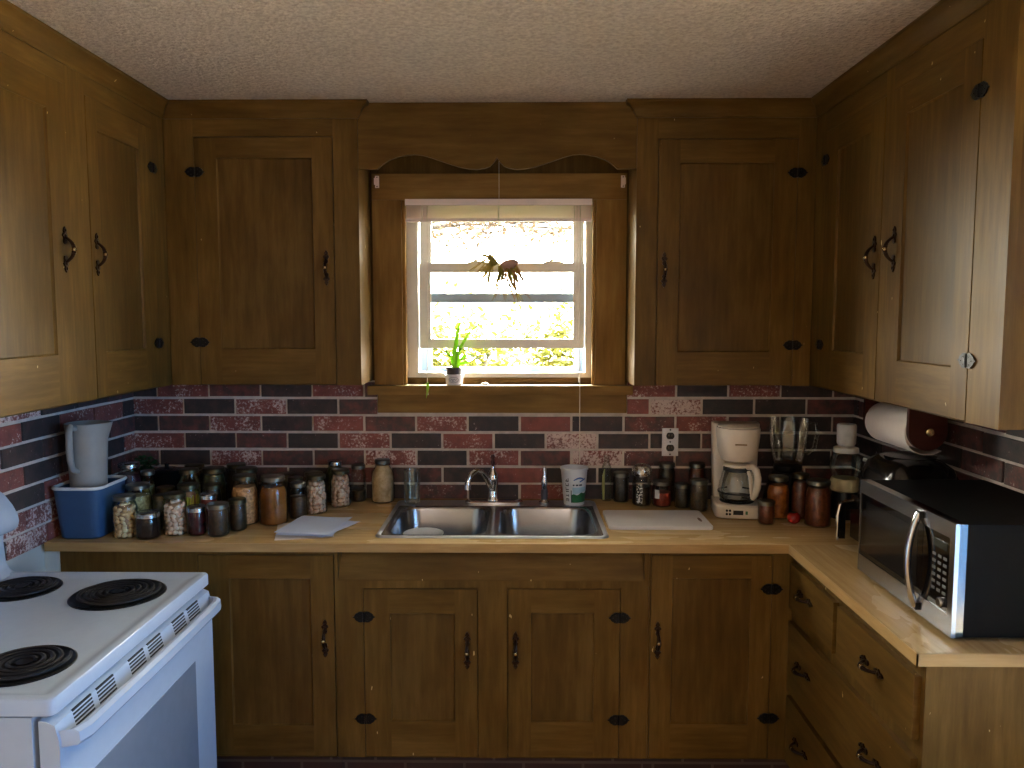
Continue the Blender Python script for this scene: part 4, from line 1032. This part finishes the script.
def jar_meshes(r, h, neck, kind, lid, fill, chunk):
    key = (r, h, neck, kind, lid, fill)
    if key in CACHE: return CACHE[key]
    rn = r*neck; lh = .013 if lid != 'glass' else .0
    top = h - .004
    mb = MB(); mb.lathe([(0,.0005),(r*.86,.0005),(r*.97,.004),(r,.010),(r,h*.66),(r*.985,h*.72),(rn+.001,h*.82),(rn-.001,h*.845),(rn-.001,top-.001)], M_JARGLASS, None, 28)
    g = mb.mesh('glass')
    mb = MB(); lm = {'silver': M_LID, 'dark': M_LIDD, 'bright': M_LIDB}[lid]
    mb.lathe([(rn+.0006,top-lh),(rn+.0022,top-lh+.001),(rn+.0016,top-lh+.003),(rn+.0024,top-lh+.005),(rn+.0016,top-lh+.008),(rn+.0022,top+.001),(rn-.001,top+.004),(rn-.006,top+.0028),(rn-.009,top+.0036),(0,top+.0036)], lm, None, 28)
    l = mb.mesh('lid')
    ri = r - .0035; fz = min(h*fill, top-.004)
    def radius(z): return ri if z < h*.66 else (ri + (rn-.005-ri)*min(1, (z-h*.66)/(h*.17)))
    if chunk:
        rnd = random.Random(hash(kind) % 97 + 5); st = random.getstate(); random.seed(int(r*1e5+h*1e4))
        mb = MB(); mb.lathe([(0,.004),(ri*.78,.004),(ri*.82,.010),(ri*.82,h*.62),(ri*.6,fz-.006),(0,fz-.005)], FOOD['core'], None, 20)
        z = .010
        if chunk == 'bean':
            for ring, nb in ((ri-.0055, 20), (ri-.015, 12)):
                for i in range(nb):
                    a = 2*PI*i/nb + random.uniform(-.08,.08); e = random.uniform(-.1,.1)
                    z0, z1 = .006, min(fz, h*.76) - random.uniform(0,.015)
                    mb.tube([(ring*math.cos(a), ring*math.sin(a), z0), (ring*math.cos(a+e*.5), ring*math.sin(a+e*.5), (z0+z1)/2), (ring*math.cos(a+e), ring*math.sin(a+e), z1)], [.0042,.005,.0036], FOOD['bean'], None, 6)
        else:
            while z < fz - .004:
                rr = radius(z) - .0072; nb = max(5, int(2*PI*rr/.0205)); o = random.uniform(0, 6)
                for i in range(nb):
                    a = o + 2*PI*i/nb + random.uniform(-.12,.12); q = rr*random.uniform(.92,1.0)
                    M = T(q*math.cos(a), q*math.sin(a), z + random.uniform(-.003,.003)) @ RZ(a) @ RX(random.uniform(-1.2,1.2))
                    mb.ball((0,0,0), (random.uniform(.0065,.008), random.uniform(.011,.0155), random.uniform(.008,.0105)), FOOD[chunk], 1, M, jit=.3)
                z += .0148
            for i in range(8): mb.ball((random.uniform(-.4,.4)*rn, random.uniform(-.4,.4)*rn, fz-.003), (.01,.008,.006), FOOD[chunk], 1, None, jit=.3)
        random.setstate(st)
        c = mb.mesh('contents', smooth=75)
    else:
        mb = MB(); prof = [(0,.003),(ri*.86,.003),(ri*.97,.006),(ri,.012)] + [(radius(fz*k/6), fz*k/6) for k in range(2, 7)] + [(0, fz)]
        mb.lathe(prof, FOOD[kind], None, 28); c = mb.mesh('contents')
    CACHE[key] = (g, l, c); return CACHE[key]
def jar(label, x, y, r, h, neck, kind, lid, fill=.86, chunk=None, group=None, name='canning_jar'):
    t = thing(name, label, 'jar', (x, y, ZC+.0004), group)
    g, l, c = jar_meshes(r, h, neck, kind, lid, fill, chunk)
    for n, me in (('glass', g), ('lid', l), ('contents', c)): link(n, me, t, (x, y, ZC+.0004))
    return t
GL = 'home-canned jars between the blue bin and the sink'
PT, QT = (.041, .145), (.048, .178)
J = [
 ('pint jar of pale tan pieces standing against the blue bin', -1.405,-.588,.041,.145,.84,'tanc','silver',.80,'tan'),
 ('short dark jam jar with a broad bright silver lid at the counter edge', -1.322,-.603,.040,.090,.93,'jam','bright',.80,None),
 ('pint jar of pinkish pieces between the short silver-lidded jar and the maroon jar', -1.254,-.552,.041,.145,.84,'pinkc','dark',.80,'pink'),
 ('small maroon preserve jar with silver lid at the counter edge', -1.180,-.560,.033,.100,.93,'maroon','bright',.84,None),
 ('brown relish jar at the counter edge, right of the maroon jar', -1.107,-.566,.036,.112,.93,'brown','silver',.88,None),
 ('slim brown relish jar tucked behind the front brown jar, before the orange-tan quart', -1.066,-.498,.031,.112,.93,'brown','dark',.88,None),
 ('quart jar packed with orange-tan shreds, left of the amber jar', -1.072,-.405,.048,.178,.80,'shred','dark',.76,None),
 ('large jar of clear amber broth beside the blue-white papers', -.970,-.412,.050,.176,.80,'amber','silver',.78,None),
 ('wide jar of greenish cabbage behind the tan pint and the short dark jar', -1.411,-.478,.045,.160,.84,'kraut','silver',.74,None),
 ('dark narrow jar right of the greenish cabbage jar', -1.331,-.478,.032,.122,.9,'olive','dark',.88,None),
 ('jar of upright yellow-green wax beans', -1.250,-.452,.042,.155,.84,'beanb','dark',.84,'bean'),
 ('silver-lidded jar of rosy preserve behind the maroon jar, right of the beans', -1.170,-.480,.033,.126,.9,'red','bright',.86,None),
 ('tall jar of purple berries with a silver lid behind the blue bin', -1.512,-.335,.043,.208,.84,'berry','bright',.80,None),
 ('small narrow jar of pale pickles right of the purple berry jar', -1.428,-.365,.026,.186,.85,'pale','silver',.7,None),
 ('dark jar behind the dark narrow jar, before the black pot', -1.360,-.377,.034,.128,.9,'dark','dark',.88,None),
 ('pale green pickle jar with a glassy neck behind the wax beans', -1.286,-.352,.042,.190,.78,'pale','dark',.66,None),
 ('dark low jar behind the rosy preserve, right of the pale green pickle jar', -1.193,-.377,.034,.138,.9,'dark','dark',.88,None),
 ('dark olive quart right of and behind the pale green pickle jar', -1.232,-.262,.046,.176,.88,'olive','dark',.86,None),
 ('dark jar by the brick between the black pot and the dark olive quart', -1.350,-.140,.040,.165,.88,'dark','dark',.86,None),
 ('dark olive jar just behind the orange-tan quart', -1.116,-.250,.045,.174,.86,'olive','dark',.86,None),
 ('dark jar by the brick behind the jar of orange-tan shreds', -1.198,-.120,.040,.165,.88,'dark','dark',.86,None),
 ('dark jar just behind the amber broth jar', -1.020,-.285,.038,.152,.86,'dark','dark',.86,None),
 ('dark low jar by the brick behind the amber broth jar', -.995,-.165,.038,.136,.86,'olive','dark',.86,None),
 ('brown-filled jar with a clear shoulder right of the amber broth jar', -.905,-.335,.033,.136,.82,'brown','silver',.62,None),
 ('slim dark jar between the clear-shouldered jar and the pink-filled jar', -.938,-.248,.030,.138,.9,'dark','dark',.88,None),
 ('pint jar of pinkish pieces just behind the papers', -.861,-.248,.041,.148,.84,'pinkc2','dark',.80,'pink'),
 ('dark jar hidden behind the pink-filled jar near the papers', -.900,-.130,.038,.134,.88,'dark','silver',.86,None),
 ('pint jar of pinkish pieces by the brick, before the bright-lidded olive jar', -.793,-.140,.041,.148,.84,'pinkc3','dark',.80,'pink'),
 ('olive jar with a bright silver lid against the brick', -.832,-.058,.043,.168,.66,'olive','bright',.84,None),
 ('half-clear jar with a little brown left in it, left of the straw-coloured jar', -.738,-.055,.031,.150,.86,'brown','silver',.30,None),
 ('tall jar of straw-coloured applesauce alone beside the sink', -.637,-.066,.0465,.174,.62,'straw','silver',.86,None),
]
def nudge(x): return x - .023*min(1, max(0, (-.88 - x)/.5))
for a in J: jar(a[0], nudge(a[1]), *a[2:], group=GL)
GR = 'home-canned jars around the coffee maker'
J = [
 ('dark preserve jar between the tall clear bottle and the patterned jar', .332,-.052,.033,.120,.93,'dark','silver',.86,None),
 ('pale-labelled jar with red tomatoes settled at its bottom, behind the cutting board', .485,-.125,.038,.102,.9,'red','silver',.55,None),
 ('brown jar by the brick directly below the outlet', .518,-.048,.034,.158,.88,'dark','silver',.86,None),
 ('rust-coloured jar by the brick at the coffee maker\'s left', .640,-.050,.034,.158,.88,'rust','silver',.86,None),
 ('small dark jar third in the row along the cutting board', .560,-.152,.030,.096,.93,'dark','silver',.86,None),
 ('brown square-shouldered jar touching the coffee maker\'s left side', .614,-.202,.034,.122,.95,'brown','silver',.90,None),
 ('small dark brown jar in front of the coffee maker', .816,-.394,.030,.086,.93,'rust','silver',.86,None),
 ('quart jar of orange carrots right of the coffee maker', .886,-.305,.042,.158,.80,'orange','silver',.78,None),
 ('rust-red jar half hidden between the carrots and the big red-brown jar', .968,-.307,.035,.167,.84,'rust','dark',.82,None),
 ('big red-brown sauce jar in front of the blender and food chopper', .992,-.418,.046,.167,.86,'rust','silver',.84,None),
]
for a in J:
    o = jar(*a, group=GR)
    if 'pale-labelled' in a[0]:
        mb = MB(); q = [(.0385*math.cos(b), .0385*math.sin(b)) for b in [-2.55 + .55*i/6 for i in range(7)]]
        mb.loft([[(.485+x, -.125+y, z) for x, y in q] + [(.485+x*1.012, -.125+y*1.012, z) for x, y in q[::-1]] for z in (ZC+.035, ZC+.07)], M_PAPER, None, True, True); mb.build('paper_label', o)
# wire-bail jar with a glass lid and a black-and-white printed strip
t = thing('canning_jar', 'clear glass jar with a domed glass lid and a black-and-white printed strip', 'jar', (.407,-.105,ZC), GR)
G = T(.407,-.105,ZC+.0004)
mb = MB(); mb.lathe([(0,.0005),(.034,.0005),(.038,.008),(.038,.095),(.032,.108),(.031,.116)], M_JARGLASS, G, 28); mb.build('glass', t)
mb = MB(); mb.lathe([(0,.003),(.033,.003),(.0345,.010),(.0345,.075),(0,.076)], FOOD['dark'], G, 28); mb.build('contents', t)
mb = MB(); mb.lathe([(.033,.1165),(.040,.120),(.041,.132),(.038,.150),(.030,.160),(.014,.166),(0,.167)], glassy('bright lid glass', (.8,.84,.82,1), base=.35), G, 28); mb.lathe([(.0335,.1162),(.0335,.120),(.0305,.120),(.0305,.1162)], M_LIDB, G, 28); mb.build('lid', t)
M_STRIP = None
def strip_material():
    m, nt, out = newmat('printed strip'); b = N(nt, 'ShaderNodeBsdfPrincipled', Roughness=.5)
    mp = coords(nt, (1,1,1)); v = N(nt, 'ShaderNodeTexNoise', Scale=150.0, Detail=3.0); nt.links.new(mp.outputs[0], v.inputs['Vector'])
    r = ramp(nt, [(.48, S(20,20,22)), (.54, S(214,212,208))]); nt.links.new(v.outputs['Fac'], r.inputs[0]); nt.links.new(r.outputs[0], b.inputs['Base Color']); nt.links.new(b.outputs[0], out.inputs[0]); return m
M_STRIP = strip_material()
mb = MB(); q = [(.0384*math.cos(b), .0384*math.sin(b)) for b in [-2.25 + .62*i/6 for i in range(7)]]
mb.loft([[(x, y, z) for x, y in q] + [(x*1.012, y*1.012, z) for x, y in q[::-1]] for z in (.012, .088)], M_STRIP, G, True, True); mb.build('paper_label', t)
# tall clear bottle with a pale spear in it
t = thing('glass_bottle', 'tall narrow clear bottle with a pale green spear inside, right of the sink', 'bottle', (.274,-.038,ZC))
G = T(.274,-.038,ZC+.0004)
mb = MB(); mb.lathe([(0,.0005),(.019,.0005),(.0215,.006),(.0215,.130),(.017,.145),(.0105,.158),(.0105,.178),(.012,.180),(.012,.187),(.009,.187)], M_JARGLASS, G, 24); mb.build('glass', t)
mb = MB(); mb.tube([(-.012,-.004,.004),(-.013,-.004,.06),(-.012,-.003,.105),(-.008,-.002,.13)], [.0045,.006,.0055,.002], plain('pale green spear', S(196,196,120), .5), G, 8); mb.build('spear', t)
# black pot and herb behind the jars
t = thing('black_pot', 'black metal pot in the back left corner behind the jars', 'pot', (-1.455,-.20,ZC))
G = T(-1.455,-.20,ZC)
mb = MB(); mb.lathe([(0,.001),(.044,.001),(.05,.008),(.052,.15),(.054,.153),(.050,.153),(.047,.012),(0,.008)], plain('black enamel', S(20,20,20), .3), G, 30); mb.build('body', t)
mb = MB(); mb.lathe([(.053,.1535),(.054,.156),(.035,.163),(.008,.167),(.008,.176),(.011,.18),(0,.184)], plain('black enamel lid', S(24,24,24), .25), G, 30); mb.build('lid', t)
t = thing('potted_herb', 'dark green herb in a brown pot in the back left corner', 'plant', (-1.58,-.13,ZC))
G = T(-1.58,-.13,ZC)
M_TERRA = plain('brown clay', S(92,58,40), .7)
M_HERB = plain('dark green herb leaves', S(30,74,36), .5, var=.35, vscale=60)
mb = MB(); mb.lathe([(0,.001),(.028,.001),(.038,.085),(.041,.085),(.041,.10),(.036,.10),(.034,.088),(0,.086)], M_TERRA, G, 24); mb.build('pot', t)
mb = MB(); bm = mb.bm; ii = mb.mi(M_HERB); rr_ = random.Random(4)
for k in range(150):
    d = Vector((rr_.gauss(0,1), rr_.gauss(0,1), rr_.gauss(0,1))).normalized()*rr_.random()**.4
    c_ = Vector((d.x*.055, d.y*.045, .155 + d.z*.045)); l = rr_.uniform(.008,.016)
    q = Matrix.Rotation(rr_.uniform(0,6), 3, 'Z') @ Matrix.Rotation(rr_.uniform(-1,1), 3, 'X')
    f = bm.faces.new([bm.verts.new(G @ (c_ + q @ Vector(p))) for p in ((-l,0,0),(-l*.2,-l*.5,l*.2),(l,0,0),(-l*.2,l*.5,l*.2))]); f.material_index = ii
for k in range(6): mb.tube([(0,0,.085),(rr_.uniform(-.02,.02),rr_.uniform(-.02,.02),.12),(rr_.uniform(-.04,.04),rr_.uniform(-.03,.03),.17)], .0015, M_HERB, G, 5)
mb.build('foliage', t, smooth=0)
# red tomato
t = thing('tomato', 'small red tomato on the counter between the carrots and the big red-brown jar', 'tomato', (.915,-.395,ZC))
mb = MB(); mb.lathe([(0,.0015),(.010,.001),(.020,.008),(.0245,.020),(.022,.033),(.014,.040),(.005,.0405),(0,.038)], plain('tomato skin', S(150,32,28), .25), T(.915,-.395,ZC), 22); mb.build('fruit', t)
mb = MB()
for i in range(5):
    a = 2*PI*i/5; mb.tube([(0,0,.039),(.006*math.cos(a),.006*math.sin(a),.0425),(.013*math.cos(a),.013*math.sin(a),.0418)], [.0018,.0016,.0004], M_HERB, T(.915,-.395,ZC), 5)
mb.build('stem', t)

# ---------------------------------------------------------------- blue bin and pitcher
t = thing('storage_bin', 'square blue plastic bin with a white rim at the left end of the counter', 'bin', (-1.56,-.545,ZC))
M_BLUE = plain('scuffed blue plastic', S(50,82,118), .45, var=.12, vscale=14, bump=.1)
G = T(-1.567,-.542,ZC)
def sq(a, b, r, z): return rrect(-a, a, -b, b, r, z, 6)
mb = MB(); mb.loft([sq(.064,.082,.028,.001), sq(.069,.088,.03,.006), sq(.083,.104,.034,.172)], M_BLUE, G, True, False)
mb.loft([sq(.0805,.1015,.032,.172), sq(.067,.086,.028,.008)], M_BLUE, G, False, True); mb.build('body', t)
mb = MB(); mb.loft([sq(.0805,.1015,.032,.1715), sq(.0855,.1065,.035,.1715), sq(.088,.109,.036,.176), sq(.086,.107,.035,.1815), sq(.082,.103,.033,.182), sq(.0795,.1005,.032,.178), sq(.0805,.1015,.032,.1715)], plain('white rim', S(226,226,222), .4), G); mb.build('rim', t)
t = thing('pitcher', 'tall grey translucent plastic pitcher standing in the blue bin', 'pitcher', (-1.555,-.55,ZC+.01))
M_PITCH = plain('cloudy grey plastic', S(170,166,158), .45, var=.05, trans=.2)
G = T(-1.570,-.545,ZC+.0095) @ Matrix.Diagonal((1,1,1.06,1))
def pl(r, z, k=1.0): 
    L = []
    for i in range(36):
        a = 2*PI*i/36; q = r
        if z > .30: q += .016*max(0, math.cos(a-.35))**14*(z-.30)/.06
        L.append((q*math.cos(a), q*math.sin(a), z))
    return L
mb = MB(); mb.loft([pl(.050,0), pl(.053,.004), pl(.059,.18), pl(.065,.30), pl(.068,.355), pl(.0655,.356), pl(.0625,.30), pl(.0565,.18), pl(.050,.01)], M_PITCH, G, True, True)
mb.build('body', t)
mb = MB(); D = Vector((-.05,-1,0)).normalized()
mb.tube([tuple(D*r + Vector((0,0,z))) for r, z in ((.066,.345),(.088,.352),(.098,.338),(.100,.29),(.098,.25),(.088,.218),(.060,.205))], [.010,.011,.011,.0115,.011,.010,.008], M_PITCH, G, 10); mb.build('handle', t)

# ---------------------------------------------------------------- papers, cutting board, cup, tumbler
M_PAPB = plain('white letter paper', S(204,216,240), .75, var=.02)
def sheet(label, x, y, w, l, rot, z, curl, m):
    mb = MB(); n = 10; top = []; 
    G = T(x, y, z) @ RZ(rot)
    A = [[(-w/2 + w*i/n, -l/2 + l*j/4, .0006 + curl*(((i/n-.5)*2)**2*.5 + (max(0,(i/n-.7))/.3)**2*(j/4))) for j in range(5)] for i in range(n+1)]
    loops = [[p for p in row] + [(p[0], p[1], p[2]-.0005) for p in row[::-1]] for row in A]
    mb.loft(loops, m, G, True, True)
    tag(mb.build('paper_sheet', origin=(x,y,z), smooth=60), label, 'paper', 'loose papers by the amber jar')
sheet('crumpled beige-edged sheet sticking out at the left of the paper pile, at its bottom', -.835,-.505,.195,.225,math.radians(14), ZC+.0006, .002, plain('beige paper', S(206,196,186), .8))
sheet('white sheet turned outward to the right, second in the paper pile', -.790,-.472,.190,.220,math.radians(-24), ZC+.0042, .002, M_PAPB)
sheet('white sheet just under the top one in the paper pile', -.808,-.488,.195,.225,math.radians(-3), ZC+.0078, .002, M_PAPB)
sheet('bluish-white top sheet of the paper pile by the amber jar', -.808,-.478,.195,.232,math.radians(-9), ZC+.0114, .003, M_PAPB)
t = thing('cutting_board', 'white plastic cutting board lying right of the sink', 'cutting board', (.42,-.365,ZC))
bx0, bx1, by0, by1 = .236, .604, -.488, -.248
M_BOARD = plain('white cutting board', S(226,222,220), .4, var=.02, bump=.1, bscale=300)
mb = MB()
hx, hy = bx1-.028, (by0+by1)/2-.02
bl = rrect(bx0,bx1,by0,by1,.014,0,4)
mb.loft([[(x,y,ZC+.0006) for x,y,_ in bl], [(x,y,ZC+.010) for x,y,_ in bl], [(x*.997+.003*.42,y*.997-.003*.365,ZC+.0118) for x,y,_ in bl]], M_BOARD, None, True, True); mb.build('board', t)
mb = MB(); mb.loft([[(hx+.006*math.cos(a), hy+.028*math.sin(a), z) for a in [2*PI*i/20 for i in range(20)]] for z in (ZC+.0112, ZC+.0121)], plain('handle slot shadow wood', S(120,96,84), .8), None, True, True); mb.build('handle_slot', t)

CUPX, CUPY = .137, -.108
t = thing('yogurt_tub', 'white paper tub with a green hill print on the back of the sink', 'tub', (CUPX, CUPY, zd))
G = T(CUPX, CUPY, zd+.0003)
M_TUB = plain('white waxed paper', S(226,232,240), .4, var=.02)
mb = MB(); mb.lathe([(0,.003),(.038,.003),(.0395,.0),(.041,.0),(.053,.139),(.056,.140),(.0565,.146),(.054,.148),(.0515,.146),(.040,.006),(0,.005)], M_TUB, G, 36); mb.build('cup', t)
def patch(name, a0, a1, zf0, zf1, m, n=16, parent=t, k=.0004):
    mb = MB(); 
    def rad(z): return .041 + (.053-.041)*(z/.139) + k
    pa = [a0 + (a1-a0)*i/n for i in range(n+1)]
    bot = [(zf0(i/n) if callable(zf0) else zf0) for i in range(n+1)]; topz = [(zf1(i/n) if callable(zf1) else zf1) for i in range(n+1)]
    V0 = [mb.bm.verts.new(G @ Vector((rad(z)*math.cos(a), rad(z)*math.sin(a), z))) for a, z in zip(pa, bot)]
    V1 = [mb.bm.verts.new(G @ Vector((rad(z)*math.cos(a), rad(z)*math.sin(a), z))) for a, z in zip(pa, topz)]
    ii = mb.mi(m)
    for i in range(n): f = mb.bm.faces.new((V0[i], V0[i+1], V1[i+1], V1[i])); f.material_index = ii
    return mb.build(name, parent)
M_GRN = plain('printed green', S(24,104,66), .45); M_INK = plain('printed dark blue', S(48,58,84), .45); M_SKYP = plain('printed pale blue', S(170,206,226), .45); M_INKB = plain('printed blue', S(70,110,180), .45)
fa = lambda d: -PI/2 + math.radians(d)
patch('print', fa(-18), fa(75), .012, lambda s_: .042 + .012*s_ + .003*math.sin(s_*14), M_GRN, 30)
patch('print', fa(-12), fa(62), lambda s_: .044 + .012*s_, .074, M_SKYP, 20, k=.0003)
patch('print', fa(-20), fa(-16), .012, .062, M_INK, 4, k=.0006)
patch('print', fa(-6), fa(48), lambda s_: .100 + .008*math.sin(s_*3.1), lambda s_: .105 + .010*math.sin(s_*3.1), M_INKB, 16)
patch('print', fa(22), fa(52), lambda s_: .094 + .010*s_, lambda s_: .099 + .012*s_, M_INKB, 12, k=.0007)
for a_, b_ in ((-10,-2),(4,16),(20,36)): patch('print', fa(a_), fa(b_), .080, .086, M_INK, 6)
# lettering running up the left edge of the print
for z0, segs in ((.016, ((-48,-44,0,.012),(-44,-34,.009,.012),(-34,-30,0,.012),(-40,-37,0,.009))), (.034, ((-48,-30,.004,.008),(-33,-30,0,.012))), (.050, ((-48,-30,.004,.008),)), (.062, ((-48,-30,0,.004),(-48,-45,0,.012))), (.078, ((-48,-30,0,.004),(-48,-45,0,.012),(-33,-30,0,.012))), (.096, ((-48,-30,0,.004),(-33,-30,0,.014),(-41,-38,0,.010)))):
    mbx = None
    for a_, b_, q0, q1 in segs: patch('lettering', fa(a_), fa(b_), z0+q0, z0+q1, M_INK, 4, k=.0006)
t = thing('glass_tumbler', 'tall straight clear drinking glass on the back left of the sink', 'glass', (-.512,-.105,zd))
mb = MB(); mb.lathe([(0,.0004),(.030,.0004),(.0315,.004),(.034,.136),(.0325,.136),(.0295,.012),(0,.010)], M_GLASS, T(-.512,-.105,zd), 30)
mb.build('glass', t)

# ---------------------------------------------------------------- window sill things
ZS = 1.3872
t = thing('potted_plant', 'small grassy green plant in a white cup on the window sill', 'plant', (-.347,-.022,ZS))
G = T(-.347,-.022,ZS)
mb = MB(); mb.lathe([(0,.0005),(.030,.0005),(.034,.004),(.037,.034),(.041,.043),(.039,.044),(.034,.036),(.031,.006),(0,.004)], plain('white glazed cup', S(230,228,230), .2), G, 30); mb.build('cup', t)
mb = MB(); mb.lathe([(0,.006),(.027,.006),(.0325,.062),(.0345,.062),(.0345,.071),(.032,.071),(.031,.064),(0,.064)], plain('black nursery pot', S(44,30,28), .5), G, 28); mb.build('pot', t)
mb = MB(); mb.lathe([(0,.0695),(.02,.0685),(.0305,.066),(.0305,.0645)], plain('potting soil', S(58,40,32), .9, bump=.8), G, 20); mb.build('soil', t)
M_BLADE = leafmat('grass green leaf', S(96,150,36), S(140,184,50), S(176,206,84))
def blade(mb, pts, w, m=M_BLADE):
    pts = [Vector(p) for p in pts]; n = len(pts); ii = mb.mi(m); V = []
    for i, p in enumerate(pts):
        tg = (pts[min(i+1,n-1)]-pts[max(i-1,0)]).normalized(); sd = tg.cross(Vector((.2,-1,.1))).normalized()
        ww = w*math.sin(PI*min(.96, .18+.8*i/(n-1)))
        V.append((mb.bm.verts.new(p+sd*ww), mb.bm.verts.new(p+Vector((0,-.0016,0))), mb.bm.verts.new(p-sd*ww), mb.bm.verts.new(p+Vector((0,.0012,0)))))
    for a, b in zip(V, V[1:]):
        for k in range(4):
            f = mb.bm.faces.new((a[k], a[(k+1)%4], b[(k+1)%4], b[k])); f.material_index = ii
for pts, w in (([(0,0,.068),(.004,-.002,.14),(.014,-.003,.21),(.026,-.002,.265)], .007), ([(.006,.004,.068),(.024,.0,.15),(.06,-.004,.21),(.118,-.008,.262)], .005),
               ([(-.004,0,.068),(-.012,0,.11),(-.03,-.003,.135),(-.055,-.006,.146)], .004), ([(.008,0,.068),(.022,-.002,.10),(.045,-.006,.118),(.078,-.01,.126)], .0045),
               ([(.0,.003,.068),(-.004,.003,.115),(-.008,.002,.150)], .004), ([(.01,.002,.068),(.03,.0,.088),(.055,-.003,.092),(.072,-.006,.082)], .004), ([(.004,-.004,.068),(.012,-.008,.13),(.03,-.012,.148),(.046,-.016,.138)], .0045)):
    mb = MB(); blade(mb, [tuple(G @ Vector(p)) for p in pts], w*1.25); mb.build('leaf', t)
mb = MB()   # the scribbled oval on the cup
pts = []
for i in range(25):
    a = 2*PI*i/24; aa = -PI/2 + .55*math.cos(a); z = .022 + .011*math.sin(a); r = .0364 + (z-.022)*.09
    pts.append((r*math.cos(aa), r*math.sin(aa), z))
mb.tube(pts, .0007, M_INK, G, 5, caps=False)
for k, (u0, u1, z0, z1) in enumerate(((-.35,-.2,.019,.026),(-.2,-.08,.026,.019),(-.05,.05,.019,.026),(.05,.18,.026,.022),(.2,.34,.020,.025),(-.2,.1,.015,.0155))):
    mb.tube([(.0366*math.cos(-PI/2+u), .0366*math.sin(-PI/2+u), z) for u, z in ((u0,z0),((u0+u1)/2,(z0+z1)/2+.001),(u1,z1))], .0008, M_INK, G, 5)
mb.build('lettering', t)
mb = MB(); mb.lathe([(0,.0005),(.011,.001),(.013,.004),(.008,.009),(0,.011)], plain('white shell', S(236,228,218), .4), T(-.222,-.030,ZS) @ Matrix.Diagonal((1.3,.8,1,1)), 16)
tag(mb.build('seashell', origin=(-.222,-.03,ZS)), 'small white shell on the sill right of the potted plant', 'shell')
mb = MB(); blade(mb, [(-.462,-.056,ZS+.003),(-.452,-.066,ZS+.012),(-.449,-.073,ZS-.006),(-.452,-.074,ZS-.030),(-.456,-.074,ZS-.05)], .006)
tag(mb.build('leaf_sprig', origin=(-.455,-.065,ZS)), 'fresh green leaf drooping over the left end of the window sill', 'leaf')

# hanging air plant
AX, AY, AZ = -.135, -.10, 1.868
t = thing('hanging_air_plant', 'spidery air plant on a brown shell hanging on a thread before the window', 'plant', (AX, AY, AZ))
mb = MB(); mb.tube([(-.162,-.10,2.30),(-.162,-.10,1.935),(-.163,-.10,1.90)], .0009, M_CORD, None, 5); mb.build('thread', t)
mb = MB(); mb.ball((0,0,0), (.038,.026,.020), plain('brown shell', S(196,150,130), .45, var=.2), 3, T(-.122,-.10,1.868) @ RY(math.radians(-12))); mb.build('shell', t)
M_AIR = leafmat('grey-green strands', S(140,134,56), S(168,150,66), S(182,156,88)); M_AIRB = plain('brown dry strands', S(160,112,64), .6, var=.25)
rr_ = random.Random(9)
mb = MB()
for k in range(84):      # fine tuft to the left
    a = rr_.uniform(0, 6.28); L_ = rr_.uniform(.06,.15); d = Vector((-rr_.uniform(.5,1), .5*math.cos(a), .55*math.sin(a)))
    p0 = Vector((-.165,-.10,1.872)); p1 = p0 + d*L_*.5 + Vector((0,0,.008)); p2 = p0 + d*L_ + Vector((0,0,-.02-.03*rr_.random())); 
    if k % 3 == 0: p2 = p0 + Vector((d.x*L_*.6, d.y*.04, -.05-.06*rr_.random()))
    mb.tube([p0, p1, p2], [.0020,.0016,.0007], M_AIR, None, 4)
mb.build('tuft', t, smooth=0)
mb = MB()
for k in range(52):      # long roots hanging down
    x = rr_.uniform(-.165,-.09); L_ = rr_.uniform(.06,.15); 
    p = [Vector((x, -.10+rr_.uniform(-.02,.02), 1.862))]
    dx = rr_.uniform(-.35,.75)
    for i in range(1, 5): p.append(p[0] + Vector((dx*L_*i/4 + rr_.uniform(-.006,.006), rr_.uniform(-.006,.006), -L_*i/4)))
    mb.tube(p, [.0022,.0028,.0024,.0018,.0008], M_AIRB if k % 3 == 0 else M_AIR, None, 5)
mb.build('roots', t, smooth=0)
